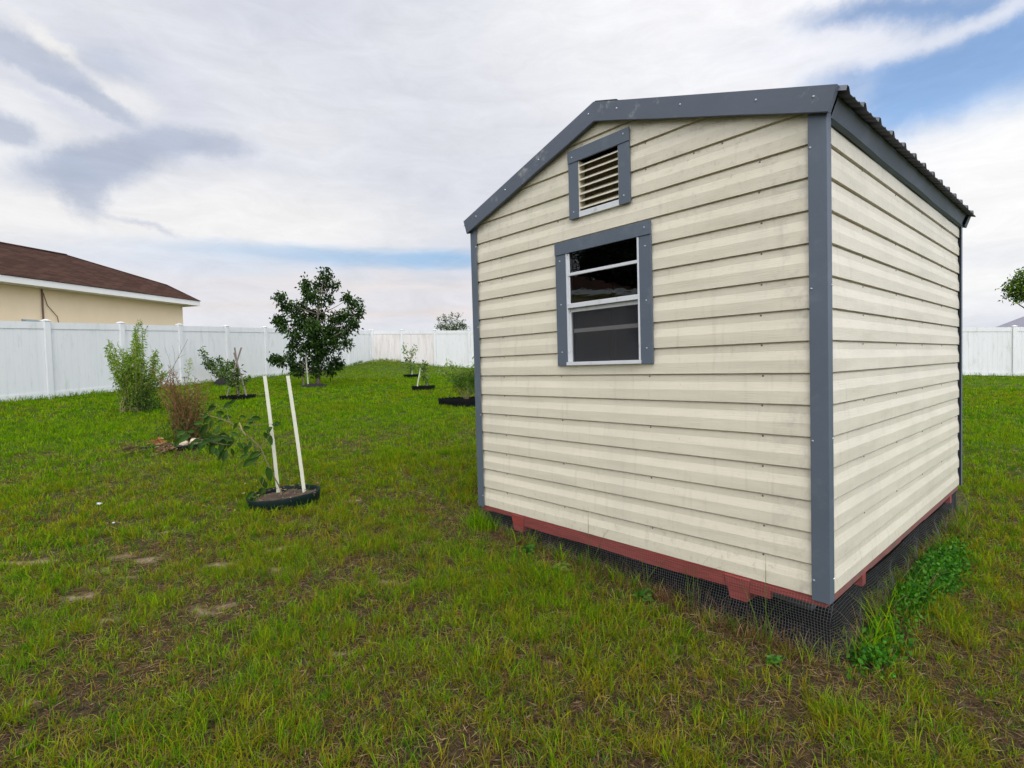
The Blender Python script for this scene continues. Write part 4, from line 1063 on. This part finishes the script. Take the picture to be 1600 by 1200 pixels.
# --- feathery shrub behind the shed corner
edging(-8.40, 4.25, .45, .38, .150, 'black edging ring of the feathery shrub, partly hidden by the shed corner', seed=17, scallop=.10, sm=M_mulch, sink=.05, m=M_ring)
r = np.random.default_rng(41); sh4 = empty('feathery_shrub', (-8.38, 4.30, float(gh(-8.38, 4.3))), facing(-8.38, 4.3), 'feathery green shrub at the left edge of the shed with pale leafy shoots above', 'shrub')
b = MB(); tips = [(-.25, 0, .55), (-.1, .1, .7), (.1, 0, .65), (.25, .1, .72), (.3, 0, .45), (-.15, -.1, .4), (.4, 0, .6), (.1, -.15, .5)]
for t_ in tips: b.tube(bez((.05, 0, .05), t_, (.0, 0, .04)), [.011, .009, .008, .006, .005, .004, .002], 5)
shoots = [[(0, 0, .5), (-.15, 0, .75), (-.30, 0, .86)], [(-.2, 0, .5), (-.35, .1, .72), (-.50, .1, .79)], [(.1, 0, .6), (.2, 0, .8), (.3, 0, .88)], [(0, 0, .6), (-.08, 0, .78), (-.2, 0, .82)]]
for sh in shoots: b.tube(sh, [.006, .005, .002], 4)
b.build('branches', M_stem, sh4)
foliage(sh4, 'foliage', [(-.12, 0, .52, .18), (.12, 0, .58, .22), (.32, 0, .55, .2), (-.05, .1, .36, .14), (.25, 0, .34, .16), (-.28, 0, .6, .1)], 20000, .055, .009, [(.03, .075, .012), (.055, .11, .02), (.085, .15, .03)], r, M_leafs, up=.1, clump=.035)
P = []
for sh in shoots:
    A = np.array(sh); P.append(A[-1]+r.normal(size=(26, 3))*.055); P.append(A[1]+r.normal(size=(12, 3))*.06)
P = np.concatenate(P); V, T, cc = leafmesh(P, rdir(len(P), r, -.1), .085, .034, palette(len(P), r, [(.22, .30, .08), (.32, .38, .14), (.12, .2, .05)]), r); link('shoot_leaves', tri_mesh('shoot_leaves', V, T, cc), M_leafs, sh4)
# --- thin bare sapling leaning by the fence
bs = empty('bare_sapling', (-16.6, .12, float(gh(-16.6, .12))), facing(-16.6, .12), 'thin leafless leaning sapling in front of the left fence, right of the bright green shrub', 'sapling')
b = MB(); b.tube([(0, 0, -.05), (.25, 0, .55), (.50, 0, 1.05), (.68, 0, 1.42)], [.010, .008, .006, .003], 5); b.build('stem', M_bark, bs)
b = MB()
for st, en in (((.15, 0, .35), (-.12, .05, .95)), ((.25, 0, .55), (.12, 0, 1.2)), ((.35, 0, .75), (.30, 0, 1.25)), ((.42, 0, .88), (.62, 0, 1.0)), ((.2, 0, .45), (.5, 0, .6)), ((-.03, .0, .1), (-.22, 0, 1.3)), ((.5, 0, 1.05), (.44, 0, 1.4))): b.tube([st, tuple((s+e)/2+.02 for s, e in zip(st, en)), en], [.004, .003, .0015], 4)
b.build('twigs', M_bark, bs)
stake(-22.3, 12.6, [(-.0, 0, 0), (.14, 0, .7), (.24, 0, 1.45)], .008, M_bark, 'very thin dark rod leaning at the back fence between the citrus saplings and the shed', cat='rod', name='leaning_rod')

# --- trees beyond the fence and out of frame
def big_tree(x, y, label, name, blobs, dens, L, Wd, cols, seed, trunk_h, tr=.14, clump=.12, group=None, up=-.1, wts=None):
    r = np.random.default_rng(seed); z = float(gh(x, y)); root = empty(name, (x, y, z), facing(x, y), label, 'tree', group)
    b = MB(); b.tube([(0, 0, -.1), (.05, 0, trunk_h*.5), (0, 0, trunk_h)], [tr, tr*.8, tr*.6], 8); b.build('trunk', M_bark, root, smooth=True)
    b = MB()
    for (bx, by, bz_, rad) in blobs: b.tube(bez((0, 0, trunk_h*(.6+.4*r.random())), (bx, by, bz_), (0, 0, -.1)), [tr*.45, tr*.36, tr*.3, tr*.22, tr*.16, tr*.1, tr*.05], 5)
    b.build('limbs', M_bark, root)
    foliage(root, 'crown', blobs, dens, L, Wd, cols, r, up=up, clump=clump, minn=30, wts=wts); return root
G3 = [(.03, .06, .01), (.05, .09, .015), (.09, .14, .03)]
big_tree(-26.86, 17.22, 'leafy small tree with upright shoots showing above the back fence left of the shed', 'small_tree',
         [(-.7, 0, 2.3, .30), (-.15, .2, 2.25, .45), (.35, -.1, 2.3, .42), (.8, 0, 2.15, .35), (-.3, 0, 2.75, .16), (.05, 0, 2.8, .16), (.42, 0, 2.75, .18), (-.75, 0, 2.75, .10), (.0, 0, 1.6, .7), (-.45, 0, 2.95, .07), (.50, 0, 2.98, .08), (.1, 0, 3.0, .07), (.75, 0, 2.6, .12)], 900, .13, .05, G3, 51, 1.2, .06, .07)
rbl = []
rr2 = np.random.default_rng(3)
for i in range(26):
    d = rdir(1, rr2)[0]; rbl.append((.75+d[0]*1.75, d[1]*1.3, 4.35+d[2]*.55+.22*d[0], .40+.2*rr2.random()))
rbl += [(-1.2, 0, 3.62, .22), (-.7, 0, 3.60, .28), (-1.25, 0, 4.1, .25), (-.6, 0, 4.7, .3)]
big_tree(-1.55, 35.4, 'rounded bright green tree beyond the back fence at the right edge', 'round_tree', rbl, 500, .16, .07, [(.05, .10, .012), (.10, .18, .02), (.18, .28, .03), (.03, .06, .01)], 53, 3.2, .16, .10)
for i, (x, y, h_, lab) in enumerate(((-17.5, -25, 9.5, 'tall dark pine-like tree behind the viewpoint, reflected in the shed window at left'), (-22.5, -21, 8.5, 'broad dark tree behind the viewpoint, reflected low in the shed window'),
                                (-12.5, -27, 10.5, 'tallest dark tree behind the viewpoint, reflected at the right of the shed window'), (-21.3, -26.5, 11.5, 'very tall dark tree behind the viewpoint, reflected in the middle of the shed window'), (-27.5, -17.5, 7.5, 'lower dark tree behind the viewpoint, leftmost reflection in the shed window'))):
    r2 = np.random.default_rng(60+i); bl_ = []
    for k in range(64):
        t = r2.random(); a = r2.random()*6.28; rad = (1-abs(t-.4))*2.6*math.sqrt(r2.random()); bl_.append((rad*math.cos(a), rad*math.sin(a), h_*(.22+.76*t), .35+.5*r2.random()))
    big_tree(x, y, lab, 'background_tree', bl_, 150, .36, .15, [(.012, .025, .010), (.02, .04, .012)], 70+i, h_*.5, .2, .22, 'trees reflected in the shed window')

# ------------------------------------------------------------------ grass
def blades(P, az_, H, lean, Wd, cols, nseg, r, flat=False):
    n = len(P); d = np.stack([np.cos(az_), np.sin(az_), np.zeros(n)], 1); tw = az_+np.pi/2+r.normal(size=n)*.5
    s = np.stack([np.cos(tw), np.sin(tw), np.zeros(n)], 1)
    V = np.zeros((n, 2*nseg+1, 3))
    for k in range(nseg):
        t = k/nseg; c = P+d*(H*lean*t**1.7)[:, None]; c[:, 2] += H*(t-.35*lean*t*t); w = Wd*(1-t**2*.8)*.5*(.75 if k == 0 else 1)
        V[:, 2*k] = c+s*w[:, None]; V[:, 2*k+1] = c-s*w[:, None]
    c = P+d*(H*lean)[:, None]; c[:, 2] += H*(1-.45*lean); V[:, 2*nseg] = c
    base = (np.arange(n)*(2*nseg+1))[:, None]; T = []
    for k in range(nseg-1):
        T.append(base+np.array([[2*k, 2*k+1, 2*k+3]])); T.append(base+np.array([[2*k, 2*k+3, 2*k+2]]))
    T.append(base+np.array([[2*nseg-2, 2*nseg-1, 2*nseg]]))
    return V.reshape(-1, 3), np.concatenate(T), np.repeat(cols, 2*nseg+1, axis=0)
RINGS = [(-3.93, -.96, .27), (-7.32, -1.02, .36), (-12.83, 1.06, .33), (-16.18, 7.8, .27), (-11.92, 5.55, .28), (-8.40, 4.25, .42), (-14.88, 3.68, .40), (-17.45, 1.86, .25), (-7.46, -1.33, .16)]
def inside_yard(x, y):
    w = (x-FP0[0])*Wp[0]+(y-FP0[1])*Wp[1]          # >0 beyond left fence
    nr = np.array([-RW[1], RW[0]]); v = (x-CORNER[0])*nr[0]+(y-CORNER[1])*nr[1]
    ok = (w < -.03) & (v < -.03)
    ok &= ~((x > W0+.03) & (x < -.03) & (y > .03) & (y < D0-.02))
    for cx, cy, cr in RINGS: ok &= np.hypot(x-cx, y-cy) > cr
    return ok
GREEN = np.array([(.130, .260, .003), (.180, .300, .004), (.080, .190, .003), (.225, .315, .006), (.055, .150, .004)])
OLIVE = np.array([(.220, .210, .008), (.270, .230, .014), (.155, .150, .006)])
STRAW = np.array([(.270, .185, .095), (.160, .092, .048), (.330, .230, .125), (.095, .050, .030), (.20, .10, .05)])
RUSTY = np.array([(.22, .12, .05), (.15, .075, .03), (.28, .18, .08), (.09, .05, .025)])
allV = []; allT = []; allC = []; off = 0
def emit(V, T, c):
    global off
    allV.append(V); allT.append(T+off); allC.append(c); off += len(V)
def ring_tufts(r0, r1, a0, a1, dens, per, H, Wd, nseg, seed, rad, dead=.3):
    r = np.random.default_rng(seed); area = .5*(r1*r1-r0*r0)*(a1-a0); n = int(area*dens)
    R = np.sqrt(r0*r0+(r1*r1-r0*r0)*r.random(n)); A = a0+(a1-a0)*r.random(n)
    x = CAM.x+R*np.sin(A); y = CAM.y+R*np.cos(A)
    k = inside_yard(x, y); x, y, R = x[k], y[k], R[k]
    dn = fbm(x, y, .55, 101, 3); pt = fbm(x, y, 1.9, 131, 3); bb = bare(x, y); fine = fbm(x, y, .16, 151, 2)
    shade = np.clip((dn*.45+fine*.55-.36)*5.0, 0.0, 1)
    floor_ = np.clip(R/14, .24, .80)
    worn = np.clip(1-np.maximum(np.maximum(W0-.1-x, x-.08), 0)/.14-np.maximum(-y-.16, 0)/.14, 0, 1)*(y < .6)
    worn = np.maximum(worn, 1.2*np.clip(1-np.hypot(x+.02, (y+.10)*.9)/.34, 0, 1)**.5).clip(0, 1)   # worn strip at the foot of the shed
    keep = r.random(len(x)) < (1-.85*worn)* np.maximum(shade, floor_)*(1-bb*.80)
    x, y, R, pt, fine = x[keep], y[keep], R[keep], pt[keep], fine[keep]; n = len(x)
    hscale = .7+.65*np.clip((fbm(x, y, .35, 171, 3)-.3)*2.2, 0, 1)
    nearf = np.clip(1-R/9, 0, 1)
    # per tuft tint
    pol = np.clip(.13+.40*nearf+(pt-.5)*.9, .03, .7)
    u = r.random(n); tc_ = np.where((u < pol)[:, None], OLIVE[r.integers(0, 3, n)], GREEN[r.integers(0, 5, n)])
    m = r.poisson(per, n)+2; idx = np.repeat(np.arange(n), m); N_ = len(idx)
    rr_ = r.random(N_)*rad; aa = r.random(N_)*6.2832; bx = x[idx]+rr_*np.cos(aa); by = y[idx]+rr_*np.sin(aa)
    P = np.stack([bx, by, gh(bx, by)-.004], 1)
    cols = tc_[idx]*(1+r.normal(size=(N_, 1))*.20)
    isd = r.random(N_) < (dead*(.35+.65*nearf[idx])); cols[isd] = STRAW[r.integers(0, 5, isd.sum())]*(1+r.normal(size=(isd.sum(), 1))*.2)
    h = H*hscale[idx]*(.45+.75*r.random(N_)); h[isd] *= .6
    lean = .15+1.0*r.random(N_)**1.2; lean[isd] = .5+.8*r.random(isd.sum())
    emit(*blades(P, aa+r.normal(size=N_)*.5, h, lean, Wd*(.7+.6*r.random(N_)), np.clip(cols, .004, .8), nseg, r))
AZ0, AZ1 = R_(-108), R_(8)
ring_tufts(.9, 4.0, AZ0, AZ1, 2300, 7, .070, .0029, 4, 1, .024, .36)
ring_tufts(4.0, 7.0, AZ0, AZ1, 1250, 6, .070, .0042, 3, 2, .030, .28)
ring_tufts(7.0, 12.0, AZ0, AZ1, 520, 5, .070, .0068, 2, 3, .042, .20)
ring_tufts(12.0, 20.0, AZ0, AZ1, 200, 5, .070, .012, 2, 4, .065, .13)
ring_tufts(20.0, 36.0, AZ0, AZ1, 80, 5, .070, .022, 1, 5, .09, .12)
ring_tufts(.9, 6.0, AZ1, AZ0+2*math.pi, 60, 6, .085, .007, 2, 6, .03, .25)
# matted dead blades lying on the soil close by
r = np.random.default_rng(91)
def mat_layer(r0, r1, n, Wd, L_):
    R = np.sqrt(r0*r0+(r1*r1-r0*r0)*r.random(n)); A = AZ0+(AZ1-AZ0)*r.random(n); x = CAM.x+R*np.sin(A); y = CAM.y+R*np.cos(A)
    k = inside_yard(x, y) & (bare(x, y) < .35+.9*r.random(n)); x, y = x[k], y[k]; n = len(x)
    P = np.stack([x, y, gh(x, y)+.002+.018*r.random(n)], 1); D = rdir(n, r, .12, .22)
    V, T, c = leafmesh(P, D, L_*(.5+r.random(n)), Wd*(.6+.8*r.random(n)), palette(n, r, STRAW, jit=.25), r); emit(V, T, c)
mat_layer(.9, 4.5, 110000, .0024, .045); mat_layer(4.5, 9, 60000, .0045, .05)
# longer grass along the shed, rings and fences
def edge_tufts(pts, H, Wd, per, seed, spread, cols=None, lean0=.2):
    r = np.random.default_rng(seed); pts = np.array(pts); n = len(pts); idx = np.repeat(np.arange(n), per); N_ = len(idx)
    bx = pts[idx, 0]+r.normal(size=N_)*spread; by = pts[idx, 1]+r.normal(size=N_)*spread; P = np.stack([bx, by, gh(bx, by)-.005], 1)
    c = (cols if cols is not None else GREEN)[r.integers(0, len(cols) if cols is not None else 5, n)][idx]*(1+r.normal(size=(N_, 1))*.2)
    emit(*blades(P, r.random(N_)*6.28, H*(.4+.8*r.random(N_)), lean0+.6*r.random(N_), Wd*(.7+.6*r.random(N_)), np.clip(c, .004, .8), 4, r))
r = np.random.default_rng(17)
edge_tufts([(W0+.02+2.35*t, -.05-.05*r.random()) for t in r.random(46)], .13, .0035, 9, 201, .02)
edge_tufts([(W0+.3+2.1*t, -.05-.05*r.random()) for t in r.random(100)], .085, .0022, 11, 202, .03, RUSTY, .4)
edge_tufts([(W0+1.2+1.2*t, -.05-.04*r.random()) for t in r.random(60)], .13, .0020, 6, 212, .03, STRAW, .4)
edge_tufts([(-2.1+2.0*t, .02+.10*r.random()) for t in r.random(80)], .10, .003, 7, 213, .03, RUSTY, .4)
edge_tufts([(-.9, -.055), (-.62, -.06), (-.60, -.055), (-.25, -.06), (-1.3, -.05), (-.22, -.055)], .40, .0050, 4, 203, .012, np.array([(.10, .15, .03)]), .05)
edge_tufts([(.05+.09*r.random(), 2.9*t) for t in r.random(60)], .15, .0035, 9, 204, .03)
edge_tufts([(.06+.06*r.random(), 2.9*t) for t in r.random(40)], .20, .0026, 6, 205, .03, STRAW, .3)
edge_tufts([(.11, .20), (.12, .26), (.10, .16), (.13, .34)], .24, .005, 9, 206, .03, None, .3)
edge_tufts([(-3.93+.18*r.normal(), -.96+.17*r.normal()) for _ in range(14)], .15, .004, 5, 209, .02)
edge_tufts([(W0-.02+.25*r.random(), -.03-.15*r.random()) for _ in range(26)], .15, .0045, 12, 207, .03)
for cx, cy, cr in RINGS:
    edge_tufts([(cx+(cr+.03)*math.cos(a), cy+(cr+.03)*math.sin(a)) for a in r.random(34)*6.28], .09 if cx < -5 else .11, .004 if cx > -5 else .008, 6, 300+int(-cx*10), .03)
fl = []
for t in r.random(900)*22: p = FP0+FV*(t-8)-Wp*.07; fl.append(p)
for t in r.random(900)*33: nr = np.array([RW[1], -RW[0]]); p = CORNER+RW*t+nr*.08; fl.append(p)
edge_tufts(fl, .17, .011, 4, 208, .05)
V = np.concatenate(allV); T = np.concatenate(allT); cc = np.concatenate(allC)
print('grass tris', len(T))
tag(link('lawn_grass', tri_mesh('lawn_grass', V, T, cc), M_grass), 'patchy green lawn grass mixed with dry straw blades', 'grass', kind='stuff')
# broad-leaved weeds beside the shed
r = np.random.default_rng(19); Ps = []
def weed_patch(cx, cy, rx, ry, n, h):
    u = r.normal(size=n)*.5; v = r.normal(size=n)*.5; x = cx+u*rx; y = cy+v*ry; Ps.append(np.stack([x, y, gh(x, y)+.01+r.random(n)*h*np.exp(-(u*u+v*v))], 1))
weed_patch(.12, 1.40, .13, .62, 4200, .10); weed_patch(.11, .35, .11, .25, 700, .05); weed_patch(.12, .85, .09, .25, 500, .10); weed_patch(.14, .10, .09, .10, 260, .08)
P = np.concatenate(Ps); P = P[P[:, 0] > .045]; n = len(P)
V, T, c = leafmesh(P, rdir(n, r, .3), .024*(.6+.8*r.random(n)), .016*(.6+.8*r.random(n)), palette(n, r, [(.035, .145, .010), (.06, .20, .014), (.02, .09, .008), (.09, .24, .025)]), r, fold=.2)
tag(link('clover_weeds', tri_mesh('clover_weeds', V, T, c), M_leafs), 'bright green leafy weeds massed along the right foot of the shed', 'weeds', kind='stuff')
def rosette(x, y, rad, n, cols, label, seed):
    r = np.random.default_rng(seed); a = r.random(n)*6.28; D = np.stack([np.cos(a), np.sin(a), .25+.5*r.random(n)], 1); D /= np.linalg.norm(D, axis=1, keepdims=True)
    P = np.stack([r.normal(size=n)*rad*.3, r.normal(size=n)*rad*.3, .01+.03*r.random(n)], 1); V, T, c = leafmesh(P, D, rad*(.5+.6*r.random(n)), rad*.4, palette(n, r, cols), r, fold=.2, droop=.2)
    o = link('leafy_weed', tri_mesh('leafy_weed', V, T, c), M_leafs); o.location = (x, y, float(gh(x, y))); return tag(o, label, 'weed', 'single leafy weeds in the lawn')
GW = [(.05, .17, .02), (.08, .22, .03), (.10, .2, .03)]
rosette(-.86, -.13, .055, 60, GW, 'bright green weed in the grass below the middle of the shed front', 1)
rosette(-1.38, -.20, .060, 45, [(.16, .24, .04), (.24, .26, .06)], 'yellowish weed in front of the shed, left of its middle', 2)
rosette(-1.72, -.16, .05, 55, GW, 'dark leafy weed at the front wire skirting nearer the left end of the shed', 3)
rosette(-.14, -.22, .035, 40, GW, 'small weed on bare soil right below the near shed corner', 4)
# white scraps on the lawn
for x, y, s_, lab in ((-4.76, -2.16, .020, 'larger white paper scrap on the grass at the left'), (-4.15, -2.12, .010, 'tiny white scrap on the grass below the larger one')):
    bm = bmesh.new(); bmesh.ops.create_icosphere(bm, subdivisions=2, radius=s_)
    for v in bm.verts: v.co *= random.uniform(.7, 1.2); v.co.z *= .5
    me_ = bpy.data.meshes.new('paper_scrap'); bm.to_mesh(me_); bm.free(); o = link('paper_scrap', me_, M_scrap); o.location = (x, y, float(gh(x, y))+.045); tag(o, lab, 'litter', 'white scraps on the lawn')
